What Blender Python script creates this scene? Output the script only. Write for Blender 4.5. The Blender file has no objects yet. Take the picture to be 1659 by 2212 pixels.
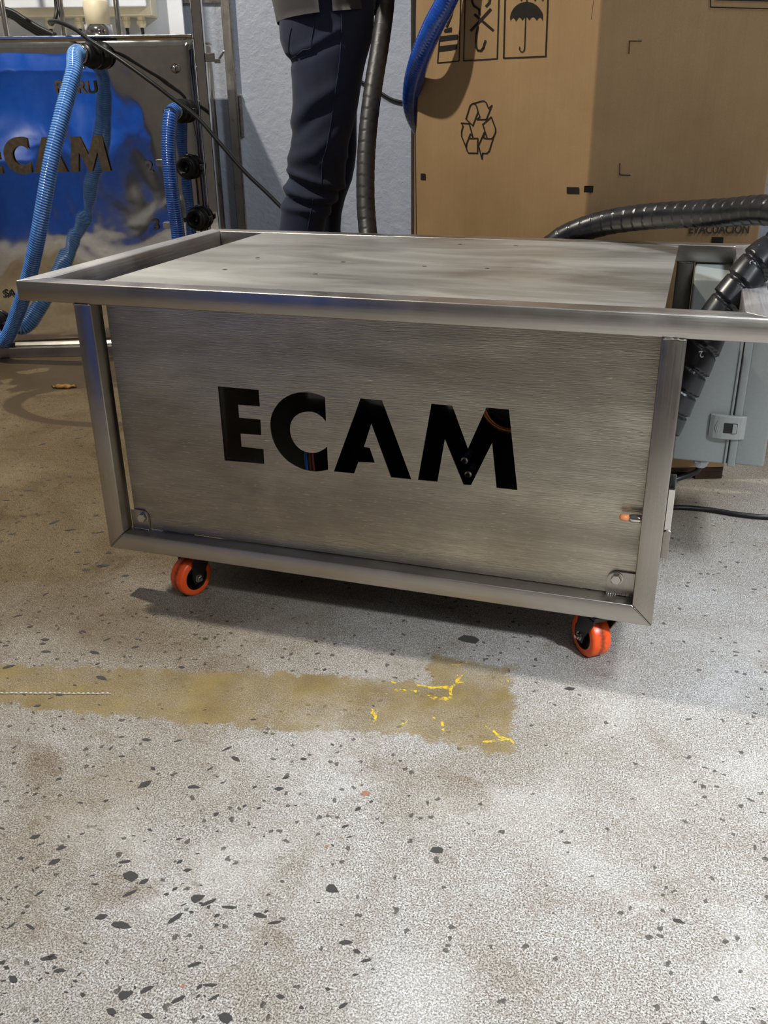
import bpy, bmesh, math, random
from mathutils import Vector, Matrix, noise
from mathutils.bvhtree import BVHTree
random.seed(7)
C = bpy.context.scene.collection
sc = bpy.context.scene
PI = math.pi
# ------------------------------------------------------------------ camera (calibrated from the cart's tubes)
CAM = Vector((0.87708, -1.16434, 0.76459)); F = 1965.395
R_ = Vector((0.95055791, 0.31024851, -0.01362087))
U_ = Vector((-0.11548249, 0.39385689, 0.91188845))
W_ = Vector((-0.28827671, 0.8652298, -0.41021205))
cd = bpy.data.cameras.new('camera'); cam = bpy.data.objects.new('camera', cd); C.objects.link(cam)
cam.matrix_world = Matrix(((R_.x, U_.x, -W_.x, CAM.x), (R_.y, U_.y, -W_.y, CAM.y), (R_.z, U_.z, -W_.z, CAM.z), (0, 0, 0, 1)))
cd.sensor_fit = 'HORIZONTAL'; cd.sensor_width = 36; cd.lens = 36 * F / 1659; cd.clip_start = 0.02
sc.camera = cam
sc.view_settings.view_transform = 'Standard'; sc.view_settings.look = 'None'
sc.view_settings.gamma = 1; sc.view_settings.use_curve_mapping = False
sc.view_settings.exposure = 0.0
# ------------------------------------------------------------------ world and lamps
w = bpy.data.worlds.new('workshop_air'); sc.world = w; w.use_nodes = True
w.node_tree.nodes['Background'].inputs[0].default_value = (0.72, 0.70, 0.68, 1)
w.node_tree.nodes['Background'].inputs[1].default_value = 0.16

def lamp(kind, name, loc, power, col, size=None, look=None, size_y=None):
    l = bpy.data.lights.new(name, kind); l.energy = power; l.color = col
    if kind == 'AREA':
        l.size = size
        if size_y: l.shape = 'RECTANGLE'; l.size_y = size_y
    elif size: l.shadow_soft_size = size
    o = bpy.data.objects.new(name, l); C.objects.link(o); o.location = loc
    if look is not None:
        o.rotation_euler = (Vector(look) - Vector(loc)).to_track_quat('-Z', 'Y').to_euler()
    return o
lamp('POINT', 'ceiling_lamp_key', (-0.85, 0.20, 2.60), 225, (1.0, 0.93, 0.80), 0.035)
lamp('AREA', 'ceiling_tube_front', (1.6, -2.2, 2.7), 10, (0.92, 0.96, 1.0), 0.30, (0.8, -0.6, 0), 1.2)
def spot(name, loc, look, power, col, ang, blend, size):
    o = lamp('SPOT', name, loc, power, col, size, look); o.data.spot_size = math.radians(ang); o.data.spot_blend = blend
spot('fill_spot', (2.5, -1.5, 2.1), (1.50, -0.50, 0), 420, (0.90, 0.95, 1.0), 52, 1.0, .10)  # added spot, shaped to make the cool bright pool on the right floor
lamp('AREA', 'ceiling_tube_back', (2.1, 0.75, 2.6), 58, (0.88, 0.94, 1.0), 1.0, (1.3, 0.3, 0.2), 0.25)

# ------------------------------------------------------------------ pixel helpers (a pixel becomes a point on a real plane)
def ray(x, y): return W_ + R_ * ((x - 829.5) / F) - U_ * ((y - 1106) / F)
def on(x, y, P, n):
    d = ray(x, y); P = Vector(P); n = Vector(n); return CAM + d * ((P - CAM).dot(n) / d.dot(n))
def onz(x, y, z=0.0): return on(x, y, (0, 0, z), (0, 0, 1))
def ony(x, y, Y): return on(x, y, (0, Y, 0), (0, 1, 0))
def onx(x, y, X): return on(x, y, (X, 0, 0), (1, 0, 0))
def atd(x, y, d): return CAM + ray(x, y) * d

# ------------------------------------------------------------------ materials
def lin(c):
    return tuple(((v / 255) / 12.92 if v / 255 <= .04045 else ((v / 255 + .055) / 1.055) ** 2.4) for v in c) + (1,)
class N:
    def __init__(s, name):
        s.m = bpy.data.materials.new(name); s.m.use_nodes = True; s.t = s.m.node_tree
        s.b = s.t.nodes['Principled BSDF']; s.co = None
    def node(s, t, **k):
        n = s.t.nodes.new(t)
        for a, b in k.items(): setattr(n, a, b)
        return n
    def link(s, a, b): s.t.links.new(a, b)
    def put(s, sock, v):
        if isinstance(v, (int, float)): sock.default_value = v
        elif isinstance(v, tuple): sock.default_value = v
        else: s.link(v, sock)
    def coord(s):
        if s.co is None: s.co = s.node('ShaderNodeTexCoord').outputs['Object']
        return s.co
    def map(s, scale=(1, 1, 1), rot=(0, 0, 0), loc=(0, 0, 0)):
        m = s.node('ShaderNodeMapping'); s.link(s.coord(), m.inputs[0])
        m.inputs[1].default_value = loc; m.inputs[2].default_value = rot; m.inputs[3].default_value = scale
        return m.outputs[0]
    def noise(s, scale, detail=4, rough=.55, vec=None, dist=0, out=0):
        n = s.node('ShaderNodeTexNoise'); s.link(vec if vec is not None else s.coord(), n.inputs['Vector'])
        n.inputs['Scale'].default_value = scale; n.inputs['Detail'].default_value = detail
        n.inputs['Roughness'].default_value = rough; n.inputs['Distortion'].default_value = dist
        return n.outputs[out]
    def vor(s, scale, vec=None, feature='F1', out='Distance', rand=1):
        n = s.node('ShaderNodeTexVoronoi', feature=feature); s.link(vec if vec is not None else s.coord(), n.inputs['Vector'])
        n.inputs['Scale'].default_value = scale; n.inputs['Randomness'].default_value = rand
        return n.outputs[out]
    def math(s, op, a, b=0.0, c=0.0, clamp=False):
        n = s.node('ShaderNodeMath', operation=op); n.use_clamp = clamp
        s.put(n.inputs[0], a); s.put(n.inputs[1], b); s.put(n.inputs[2], c); return n.outputs[0]
    def mr(s, v, a, b, c=0.0, d=1.0):
        n = s.node('ShaderNodeMapRange'); s.put(n.inputs[0], v)
        for i, q in enumerate((a, b, c, d)): n.inputs[i + 1].default_value = q
        return n.outputs[0]
    def ramp(s, v, stops):
        n = s.node('ShaderNodeValToRGB'); s.put(n.inputs[0], v); e = n.color_ramp.elements
        while len(e) < len(stops): e.new(.5)
        for i, (p, c) in enumerate(stops): e[i].position = p; e[i].color = c
        return n.outputs[0]
    def mix(s, f, a, b, blend='MIX'):
        n = s.node('ShaderNodeMix', data_type='RGBA', blend_type=blend)
        s.put(n.inputs[0], f); s.put(n.inputs[6], a); s.put(n.inputs[7], b); return n.outputs[2]
    def bump(s, h, strength, dist=.001, nrm=None):
        n = s.node('ShaderNodeBump'); s.put(n.inputs['Height'], h); n.inputs['Strength'].default_value = strength
        n.inputs['Distance'].default_value = dist
        if nrm is not None: s.link(nrm, n.inputs['Normal'])
        s.link(n.outputs[0], s.b.inputs['Normal']); return n.outputs[0]
    def set(s, **k):
        mp = dict(col='Base Color', rough='Roughness', metal='Metallic', coat='Coat Weight', trans='Transmission Weight', spec='Specular IOR Level', alpha='Alpha', aniso='Anisotropic', croug='Coat Roughness', sheen='Sheen Weight', ior='IOR')
        for a, b in k.items(): s.put(s.b.inputs[mp[a]], b)
        return s
def simple(name, col, rough=.5, metal=0, coat=0, nz=60, amt=.12, bump=.1, **k):
    n = N(name); f = n.noise(nz, 5)
    dark = tuple(v * (1 - amt) for v in lin(col)[:3]) + (1,); lite = tuple(min(1, v * (1 + amt)) for v in lin(col)[:3]) + (1,)
    n.set(col=n.mix(n.mr(f, .3, .7), dark, lite), rough=n.mr(f, .2, .8, max(.02, rough - .07), rough + .07), metal=metal, coat=coat, **k)
    if bump: n.bump(f, bump, .0006)
    return n.m
def steel(name, stretch, col=(186, 181, 174), rough=.33, var=.10, blot=.16, scr=.25):
    """satin ground stainless steel, grain along one axis"""
    n = N(name)
    g = n.noise(1, 3, .6, n.map(stretch)); g2 = n.noise(1, 2, .5, n.map(tuple(v * 2.7 for v in stretch)))
    bl = n.noise(7, 4, .55, dist=.6)
    b2 = n.noise(28, 3, .5)
    d = lin(col)[:3]
    lo = tuple(v * (1 - blot) for v in d) + (1,); hi = tuple(min(1, v * (1 + blot * .6)) for v in d) + (1,)
    c = n.mix(n.mr(bl, .3, .7), lo, hi)
    c = n.mix(n.mr(g, .35, .65, 0, .25), c, tuple(v * .80 for v in d) + (1,))
    n.set(col=c, metal=1.0, rough=n.math('ADD', n.mr(bl, .3, .7, rough - var * .5, rough + var), n.mr(g, .3, .7, -.05, .05)))
    h = n.math('ADD', n.math('MULTIPLY', g, .7), n.math('MULTIPLY', g2, .5))
    n.bump(h, scr, .0004)
    return n.m
M = {}
M['steel_x'] = steel('brushed_steel_lengthwise', (9, 420, 420), rough=.33, scr=.30)
M['steel_y'] = steel('brushed_steel_crosswise', (420, 9, 420), (196, 194, 194), rough=.46, scr=.35)
M['steel_z'] = steel('brushed_steel_upright', (420, 420, 9), (176, 170, 162), rough=.30, scr=.25)
def front_sheet():
    n = N('hand_ground_steel_sheet')
    v = n.map((22, 400, 560), (0, math.radians(14), 0)); g = n.noise(1, 3, .6, v)
    g3 = n.noise(1, 2, .5, n.map((55, 1, 900), (0, math.radians(24), 0)))
    bl = n.noise(5.5, 4, .6, dist=.8); bands = n.noise(1, 3, .55, n.map((2.0, 1, 13)), dist=.4)
    sp = n.math('GREATER_THAN', n.noise(1, 1, .4, n.map((60, 1, 1500), (0, math.radians(17), 0))), .72)
    c = n.mix(n.mr(bl, .25, .75), lin((168, 162, 150)), lin((210, 204, 188)))
    c = n.mix(n.mr(bands, .38, .60, 0, .50), c, lin((130, 122, 108)))
    c = n.mix(n.mr(g, .35, .65, 0, .3), c, lin((128, 122, 112)))
    c = n.mix(n.math('MULTIPLY', sp, .8), c, lin((250, 244, 226)))  # pale flecks paint sparkle into the ground steel
    smooth = n.mr(n.noise(3.2, 2, .5, n.map(loc=(2.2, 0, .4))), .55, .62)
    n.set(col=c, metal=1.0, rough=n.math('ADD', n.mr(bands, .3, .7, .30, .44), n.mr(g, .3, .7, -.05, .05)))
    n.bump(n.math('ADD', n.math('MULTIPLY', g, .8), n.math('ADD', n.math('MULTIPLY', g3, .7), n.math('MULTIPLY', bl, 2.5))), .75, .0006)
    return n.m
M['front_sheet'] = front_sheet()
def top_sheet():
    n = N('satin_steel_table_top')
    g = n.noise(1, 3, .6, n.map((7, 210, 1))); bl = n.noise(1, 4, .6, n.map((3.2, 9, 1)), dist=.7)
    sp = n.math('GREATER_THAN', n.noise(420, 1, .4), .76)
    c = n.mix(n.mr(bl, .3, .7), lin((176, 174, 168)), lin((208, 207, 202)))
    c = n.mix(n.mr(g, .3, .7, 0, .35), c, lin((142, 140, 134)))
    c = n.mix(n.math('MULTIPLY', sp, .6), c, lin((236, 234, 226)))
    n.set(col=c, metal=1.0, rough=n.math('ADD', n.mr(bl, .3, .7, .42, .56), n.mr(g, .3, .7, -.05, .05)))
    n.bump(n.math('ADD', g, n.math('MULTIPLY', bl, 1.0)), .35, .0005); return n.m
M['top_sheet'] = top_sheet()
def mirror():
    n = N('polished_mirror_steel_sheet')
    a = n.noise(2.3, 2, .4, dist=.9); b = n.noise(6.5, 2, .4, dist=.5); f = n.noise(60, 3, .5)
    n.set(col=n.mix(n.mr(f, .3, .7), (.70, .69, .66, 1), (.80, .79, .76, 1)), metal=1.0, rough=.055)
    n.bump(n.math('ADD', a, n.math('MULTIPLY', b, .12)), 1.0, .0085); return n.m
M['mirror'] = mirror()
M['chrome'] = simple('bright_chrome', (215, 212, 206), .12, 1, bump=.05, amt=.06)
M['galv'] = simple('zinc_plated_steel', (190, 188, 180), .25, 1, bump=.15)
M['letter_steel'] = simple('matte_unpolished_steel_lettering', (118, 104, 84), .5, 1, nz=90)
M['black_gloss'] = simple('black_gloss_plastic', (9, 10, 14), .12, 0, coat=.4, bump=.03)
M['black_rubber'] = simple('black_rubber', (20, 20, 22), .42, nz=120)
M['black_wrap'] = simple('black_spiral_wrap_plastic', (40, 40, 42), .46, nz=45, amt=.3, bump=.1)
M['black_wrap_near'] = simple('glossy_black_spiral_wrap_plastic', (30, 31, 36), .32, nz=45, amt=.35, bump=.15)
M['black_plastic'] = simple('black_moulded_plastic', (18, 18, 19), .35, nz=150)
M['print_black'] = simple('black_print', (46, 42, 38), .75, nz=500, amt=.25)
M['print_white'] = simple('white_print', (205, 208, 212), .6)
M['white_board'] = simple('white_panel_board', (214, 218, 226), .45, nz=12, amt=.05)
M['cream'] = simple('cream_plastic', (222, 212, 184), .42, nz=25, amt=.06)
M['box_grey'] = simple('grey_moulded_enclosure', (150, 156, 155), .42, nz=200, amt=.04)
M['box_grey2'] = simple('light_grey_latch_plastic', (160, 164, 162), .35, nz=200, amt=.04)
M['nylon'] = simple('white_nylon', (205, 210, 220), .35, nz=100, amt=.04)
M['blue_drum'] = simple('blue_painted_plastic', (18, 84, 190), .38, nz=20, amt=.1)
M['copper'] = simple('copper_ring', (196, 128, 84), .28, 1, nz=50)
M['blue_wire'] = simple('blue_wire_insulation', (28, 110, 190), .4)
M['brown_wire'] = simple('brown_wire_insulation', (96, 44, 28), .4)
M['orange_tip'] = simple('orange_tip', (240, 150, 96), .4)
M['skin'] = simple('skin', (176, 128, 104), .5, nz=80, amt=.1)
M['hair'] = simple('dark_hair', (38, 28, 22), .6, nz=300, amt=.4)
M['shoe'] = simple('dark_shoe_leather', (30, 27, 25), .5)
M['dark_wood'] = simple('dark_stained_wood', (58, 36, 20), .7, nz=30, amt=.4, bump=.5)
M['white_glint'] = simple('white_glint', (216, 210, 200), .7)
M['leaf'] = simple('dry_leaf', (196, 152, 84), .7, nz=90, amt=.25)
def orange():
    n = N('orange_polyurethane_tyre'); x = n.node('ShaderNodeSeparateXYZ'); n.link(n.coord(), x.inputs[0])
    f = n.noise(260, 5, .6); k = n.math('ABSOLUTE', x.outputs[0])
    d = n.math('ADD', k, n.math('MULTIPLY', n.math('SUBTRACT', f, .5), .010))
    msk = n.mr(d, -.0010, .0062, .85, 0)
    c = n.mix(n.mr(n.noise(50, 4), .3, .7), lin((255, 82, 22)), lin((250, 104, 44)))
    n.set(col=n.mix(msk, c, lin((58, 38, 30))), rough=.33); n.bump(f, .1, .0005); return n.m
M['orange'] = orange()
def hose_blue(name, a, b):
    n = N(name); f = n.noise(40, 3)
    n.set(col=n.mix(n.mr(f, .3, .7), lin(a), lin(b)), rough=.14, coat=.6, croug=.05, spec=.7); n.bump(f, .1, .0008); return n.m
M['hose_blue'] = hose_blue('clear_blue_ribbed_pvc', (22, 80, 172), (42, 112, 204))
M['hose_blue2'] = hose_blue('blue_ribbed_pvc', (10, 40, 112), (18, 62, 146))
M['hose_blue3'] = hose_blue('smooth_blue_pvc', (12, 58, 148), (26, 80, 176))
M['hose_rib'] = hose_blue('pale_blue_hose_rib', (112, 168, 232), (150, 196, 244))
M['hose_rib2'] = hose_blue('mid_blue_hose_rib', (50, 110, 200), (84, 140, 220))
M['coil'] = simple('steel_coil_wire', (180, 205, 235), .15, 1, bump=0)
def cardboard():
    n = N('corrugated_cardboard')
    f = n.noise(900, 3, .6); g = n.noise(6, 4, .6, dist=.5); st = n.noise(1, 3, .5, n.map((2.0, 2.0, .5)))
    fl = n.noise(1, 2, .5, n.map((160, 160, 2)))
    c = n.mix(n.mr(g, .3, .7), lin((152, 122, 84)), lin((168, 138, 98)))
    c = n.mix(n.mr(f, .35, .65, 0, .35), c, lin((130, 103, 68)))
    c = n.mix(n.mr(st, .4, .62, 0, .25), c, lin((134, 104, 66)))
    c = n.mix(n.mr(fl, .3, .7, 0, .12), c, lin((118, 92, 60)))
    n.set(col=c, rough=.75); n.bump(n.math('ADD', f, n.math('MULTIPLY', fl, .7)), .25, .0008); return n.m
M['cardboard'] = cardboard()
def plaster():
    n = N('painted_rough_plaster')
    f = n.noise(34, 5, .6, dist=.3); g = n.noise(1.4, 4, .6); p = n.vor(60)
    x = n.node('ShaderNodeSeparateXYZ'); n.link(n.coord(), x.inputs[0])
    c = n.mix(n.mr(g, .3, .7), lin((148, 154, 167)), lin((170, 175, 187)))
    flk = n.math('MULTIPLY', n.mr(n.noise(13, 6, .7), .54, .64), n.mr(x.outputs[2], .18, .52, 1, 0))
    c = n.mix(n.math('MULTIPLY', flk, .65), c, lin((196, 196, 194)))
    n.set(col=c, rough=.42, spec=.5)
    n.bump(n.math('ADD', f, n.math('MULTIPLY', n.mr(p, 0, .12, -.6, 0), .6)), .8, .006); return n.m
M['plaster'] = plaster()
def denim(name, a, b):
    n = N(name); g = n.noise(5, 4, .6, dist=.5); tw = n.noise(1, 2, .5, n.map((900, 900, 300), (0, .6, 0)))
    c = n.mix(n.mr(g, .35, .65), lin(a), lin(b)); c = n.mix(n.mr(tw, .4, .6, 0, .25), c, lin((32, 43, 70)))
    n.set(col=c, rough=.85, sheen=.08); n.bump(tw, .3, .0006); return n.m
M['denim'] = denim('dark_navy_denim', (9, 15, 34), (20, 31, 62))
M['denim_seam'] = simple('denim_seam_thread', (30, 42, 70), .85, nz=900, amt=.4)
def jersey():
    n = N('charcoal_pique_cotton'); f = n.vor(700); g = n.noise(4, 3)
    n.set(col=n.mix(n.mr(g, .3, .7), lin((72, 70, 72)), lin((92, 89, 90))), rough=.9, sheen=.2); n.bump(f, .3, .0008); return n.m
M['shirt'] = jersey()
def floor_mat():
    n = N('worn_concrete'); x = n.node('ShaderNodeSeparateXYZ'); n.link(n.coord(), x.inputs[0]); X, Y = x.outputs[0], x.outputs[1]
    f1 = n.noise(520, 5, .75); f2 = n.noise(120, 4, .6); g = n.noise(5, 5, .6, dist=.4); h = n.noise(1.3, 4, .6)
    base = n.mix(n.mr(f1, .42, .58), lin((84, 79, 73)), lin((222, 221, 220)))
    base = n.mix(n.mr(f2, .42, .66, 0, .45), base, lin((128, 116, 100)))
    # brown film behind and left: floor tone plus painted-in lamplight, chalky in front right
    falloff = n.math('ADD', n.math('MULTIPLY', X, -.80), n.math('MULTIPLY', Y, .95))
    falloff = n.math('ADD', falloff, n.math('MULTIPLY', n.math('SUBTRACT', g, .5), .9))
    fm = n.mr(falloff, -.60, .20, 0, 1)
    base = n.mix(fm, base, lin((182, 164, 130)), 'MULTIPLY')
    chalk = n.math('MULTIPLY', n.mr(g, .50, .66), n.math('SUBTRACT', 1.0, fm))
    base = n.mix(n.math('MULTIPLY', chalk, .22), base, lin((232, 232, 232)))
    pat = n.mr(n.noise(8, 5, .6, n.map(loc=(3, 1, 0)), dist=.6), .56, .68)
    base = n.mix(n.math('MULTIPLY', n.math('MULTIPLY', pat, n.mr(X, .2, 1.1, 1, .3)), .8), base, lin((206, 190, 172)), 'MULTIPLY')
    # small exposed dark aggregate
    wv = n.node('ShaderNodeVectorMath', operation='ADD'); n.link(n.coord(), wv.inputs[0]); n.link(n.noise(60, 3, .6, out=1), wv.inputs[1])
    sc_ = n.node('ShaderNodeVectorMath', operation='SCALE'); n.link(n.noise(45, 3, .6, out=1), sc_.inputs[0]); sc_.inputs[3].default_value = .02
    wv2 = n.node('ShaderNodeVectorMath', operation='ADD'); n.link(n.coord(), wv2.inputs[0]); n.link(sc_.outputs[0], wv2.inputs[1])
    v = n.vor(95, wv2.outputs[0]); vc = n.node('ShaderNodeSeparateColor'); n.link(n.vor(95, wv2.outputs[0], out='Color'), vc.inputs[0])
    dens = n.mr(n.noise(2.6, 3, .6), .40, .62, .96, .82)
    chips = n.math('MULTIPLY', n.math('LESS_THAN', v, .30), n.math('GREATER_THAN', vc.outputs[0], dens))
    base = n.mix(n.math('MULTIPLY', chips, .8), base, lin((62, 58, 54)))
    # ragged dark pits and scratches
    wv3 = n.node('ShaderNodeMapping'); n.link(wv2.outputs[0], wv3.inputs[0]); wv3.inputs[2].default_value = (0, 0, .5); wv3.inputs[3].default_value = (1, 2.6, 1)
    v3 = n.vor(46, wv3.outputs[0]); vc3 = n.node('ShaderNodeSeparateColor'); n.link(n.vor(46, wv3.outputs[0], out='Color'), vc3.inputs[0])
    pits = n.math('MULTIPLY', n.math('LESS_THAN', n.math('ADD', v3, n.math('MULTIPLY', f2, .35)), .40), n.math('GREATER_THAN', vc3.outputs[0], .80))
    pits = n.math('MULTIPLY', pits, n.mr(X, -.1, .9, 1, .15))
    base = n.mix(n.math('MULTIPLY', pits, .7), base, lin((74, 66, 56)))
    tone = n.mr(n.noise(3.1, 6, .68, n.map(loc=(9, 3, 0)), dist=.5), .38, .62)
    base = n.mix(n.math('MULTIPLY', n.math('MULTIPLY', tone, n.mr(X, .2, 1.1, 1, .35)), .85), base, lin((204, 192, 172)), 'MULTIPLY')
    # worn yellow line: band running left-right and a short cross piece (edges eaten by noise)
    base = n.mix(n.math('MULTIPLY', n.mr(f1, .62, .70), .45), base, lin((204, 194, 170)))
    e = n.math('MULTIPLY', n.math('SUBTRACT', n.noise(26, 7, .78), .5), .085)
    def inside(lo, hi, v_, soft=.008):
        a = n.math('ADD', n.math('SUBTRACT', v_, lo), e); b = n.math('ADD', n.math('SUBTRACT', hi, v_), e)
        return n.math('MULTIPLY', n.mr(a, -soft * .3, soft), n.mr(b, -soft * .3, soft))
    # band centre line runs from (-.05,-.29) to (.73,-.16)
    yc = n.math('ADD', n.math('MULTIPLY', X, .200), -.286); dy = n.math('SUBTRACT', Y, yc)
    wid = n.math('ADD', n.math('MULTIPLY', n.math('ABSOLUTE', n.math('SUBTRACT', X, .42)), -.05), .070)
    b1 = n.math('MULTIPLY', n.mr(n.math('ADD', n.math('SUBTRACT', wid, n.math('ABSOLUTE', dy)), e), -.003, .006), inside(-2, .725, X))
    xs = n.math('SUBTRACT', X, n.math('MULTIPLY', Y, -.19))
    b2 = n.math('MULTIPLY', inside(.563, .692, xs), inside(-.232, -.03, Y))
    band = n.math('MAXIMUM', b1, b2)
    fade = n.mr(n.noise(11, 5, .6, n.map(loc=(7, 2, 0))), .30, .62, .45, .95)
    yel = n.mix(n.mr(n.noise(20, 4), .35, .65), lin((112, 94, 58)), lin((134, 114, 66)))
    yel = n.mix(n.mr(f1, .42, .62, 0, .40), yel, lin((172, 156, 112)))
    base = n.mix(n.math('MULTIPLY', band, fade), base, yel)
    ve = n.vor(16, wv2.outputs[0], 'DISTANCE_TO_EDGE'); br = n.math('MULTIPLY', n.math('LESS_THAN', ve, .035), n.math('GREATER_THAN', n.noise(14, 4, .6, n.map(loc=(1, 5, 0))), .54))
    br = n.math('MULTIPLY', br, n.math('MULTIPLY', band, n.math('GREATER_THAN', X, .50)))
    base = n.mix(n.math('MULTIPLY', br, n.mr(f2, .4, .55)), base, lin((232, 198, 40)))
    # wet patch by the tank and the ring of spilled water
    ew = n.math('MULTIPLY', n.math('SUBTRACT', n.noise(5, 4, .6), .5), .42)
    tw = n.math('ADD', n.math('SUBTRACT', Y, n.math('MULTIPLY', X, .36)), ew)
    wet1 = n.mr(tw, 1.33, 1.35); dry = n.mr(n.noise(4.2, 3, .5, n.map(loc=(4, 4, 0)), dist=.7), .60, .615)
    wet1 = n.math('MULTIPLY', wet1, n.math('SUBTRACT', 1.0, dry))
    cx = n.math('SUBTRACT', X, -.66); cy = n.math('SUBTRACT', Y, .93)
    rr = n.math('SQRT', n.math('ADD', n.math('MULTIPLY', n.math('MULTIPLY', cx, cx), .42), n.math('MULTIPLY', n.math('MULTIPLY', cy, cy), 1.0)))
    rr = n.math('ADD', rr, n.math('MULTIPLY', ew, .10))
    ring = n.math('MULTIPLY', n.mr(rr, .148, .156), n.mr(rr, .186, .196, 1, 0))
    wet = n.math('MULTIPLY', n.math('MAXIMUM', wet1, ring), n.math('LESS_THAN', X, -.1), clamp=True)
    base = n.mix(n.math('MULTIPLY', wet, .80), base, lin((70, 54, 34)))
    n.set(col=base, rough=n.math('SUBTRACT', n.mr(f1, .3, .7, .74, .86), n.math('MULTIPLY', wet, .28)), spec=.35)
    n.bump(n.math('ADD', f1, n.math('ADD', n.math('MULTIPLY', f2, 1.2), n.math('MULTIPLY', g, 2))), .38, .0016)
    return n.m
M['floor'] = floor_mat()
M['far_wall'] = simple('dull_painted_wall', (92, 86, 80), .7, nz=3)
M['chip'] = simple('dark_slate_aggregate', (62, 61, 60), .75, nz=240, amt=.35, bump=.4)
M['chip_red'] = simple('brick_red_aggregate', (158, 112, 88), .7, nz=240, amt=.2, bump=.3)

# ------------------------------------------------------------------ mesh helpers
def obj(name, bm, m=None, parent=None, smooth=False, loc=None, **props):
    me = bpy.data.meshes.new(name)
    if isinstance(bm, tuple): me.from_pydata([tuple(v) for v in bm[0]], [], bm[1]); me.update()
    else: bm.normal_update(); bm.to_mesh(me); bm.free()
    if smooth:
        for p in me.polygons: p.use_smooth = True
    if m: me.materials.append(M[m] if isinstance(m, str) else m)
    o = bpy.data.objects.new(name, me); C.objects.link(o)
    if parent: o.parent = parent
    if loc: o.location = loc
    for a, b in props.items(): o[a] = b
    return o
def thing(name, label, cat, loc=(0, 0, 0), group=None):
    o = bpy.data.objects.new(name, None); o.empty_display_size = .05; C.objects.link(o); o.location = loc
    o['label'] = label; o['category'] = cat
    if group: o['group'] = group
    bpy.context.view_layer.update()
    return o
def at0(o):            # children are written in world metres: undo the empty's offset
    return Matrix.Translation(-o.location)
def pobj(name, bm, m, parent, smooth=False, **props):
    o = obj(name, bm, m, parent, smooth, **props)
    p = parent; off = Vector()
    while p: off += p.location; p = p.parent
    o.location = -off if parent.parent is None else Vector()
    return o
def tag(o, label, cat, group=None):
    o['label'] = label; o['category'] = cat
    if group: o['group'] = group
    return o
def box(bm, a, b, bev=0.0, mat=None):
    a, b = Vector(a), Vector(b); c = (a + b) / 2; d = b - a
    g = bmesh.ops.create_cube(bm, size=1.0, matrix=Matrix.Translation(c) @ Matrix.Diagonal((abs(d.x), abs(d.y), abs(d.z), 1)))
    vs = g['verts']
    if bev:
        es = list({e for v in vs for e in v.link_edges})
        r = bmesh.ops.bevel(bm, geom=es, offset=bev, segments=2, affect='EDGES', profile=.5)
        vs = list({v for f in r['faces'] for v in f.verts} | {v for v in vs if v.is_valid})
    if mat is not None: bmesh.ops.transform(bm, matrix=mat, verts=[v for v in vs if v.is_valid])
    return vs
def bx(a, b, bev=0.0, mat=None):
    bm = bmesh.new(); box(bm, a, b, bev)
    if mat is not None: bmesh.ops.transform(bm, matrix=mat, verts=bm.verts)
    return bm
def lathe(bm, prof, p, axis, seg=28, cap=True):
    """prof: (along, radius)"""
    p = Vector(p); ax = Vector(axis).normalized(); q = ax.to_track_quat('Z', 'Y').to_matrix().to_4x4(); mt = Matrix.Translation(p) @ q
    rings = []
    for z, r in prof:
        rings.append([bm.verts.new(mt @ Vector((r * math.cos(2 * PI * i / seg), r * math.sin(2 * PI * i / seg), z))) for i in range(seg)])
    for a, b in zip(rings, rings[1:]):
        for i in range(seg): bm.faces.new((a[i], a[(i + 1) % seg], b[(i + 1) % seg], b[i]))
    if cap: bm.faces.new(rings[0][::-1]); bm.faces.new(rings[-1])
    return bm
def lat(prof, p, axis, seg=28, cap=True): return lathe(bmesh.new(), prof, p, axis, seg, cap)
def catmull(P, ds):
    P = [Vector(p) for p in P]; Q = [P[0] * 2 - P[1]] + P + [P[-1] * 2 - P[-2]]; out = []
    for i in range(1, len(Q) - 2):
        n = 24
        for k in range(n):
            t = k / n; a, b, c, d = Q[i - 1], Q[i], Q[i + 1], Q[i + 2]
            out.append(.5 * ((2 * b) + (c - a) * t + (2 * a - 5 * b + 4 * c - d) * t * t + (3 * b - a - 3 * c + d) * t ** 3))
    out.append(P[-1])
    # resample
    res = [out[0]]; acc = 0
    for a, b in zip(out, out[1:]):
        L = (b - a).length; t = ds - acc
        while t <= L and L > 0:
            res.append(a + (b - a) * (t / L)); t += ds
        acc = (acc + L) % ds if L > 0 else acc
    return res
def sweep(P, rad, ds=.004, seg=18, cap=True, bm=None, raw=False, mf=None):
    """rad(s, theta, u) -> radius"""
    pts = P if raw else catmull(P, ds); bm = bm or bmesh.new()
    T = [(pts[min(i + 1, len(pts) - 1)] - pts[max(i - 1, 0)]).normalized() for i in range(len(pts))]
    nrm = T[0].orthogonal().normalized(); rings = []; s = 0
    for i, p in enumerate(pts):
        if i:
            s += (p - pts[i - 1]).length
            nrm = (nrm - T[i] * nrm.dot(T[i])).normalized()
        b = T[i].cross(nrm); rg = []
        for k in range(seg):
            th = 2 * PI * k / seg; r = rad(s, th, i / max(1, len(pts) - 1)) if callable(rad) else rad
            rg.append(bm.verts.new(p + nrm * (r * math.cos(th)) + b * (r * math.sin(th))))
        rings.append(rg)
    for j, (a, b) in enumerate(zip(rings, rings[1:])):
        for i in range(seg):
            f = bm.faces.new((a[i], a[(i + 1) % seg], b[(i + 1) % seg], b[i]))
            if mf: f.material_index = mf(j * ds, 2 * PI * (i + .5) / seg)
    if cap and len(rings) > 1: bm.faces.new(rings[0][::-1]); bm.faces.new(rings[-1])
    return bm
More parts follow.
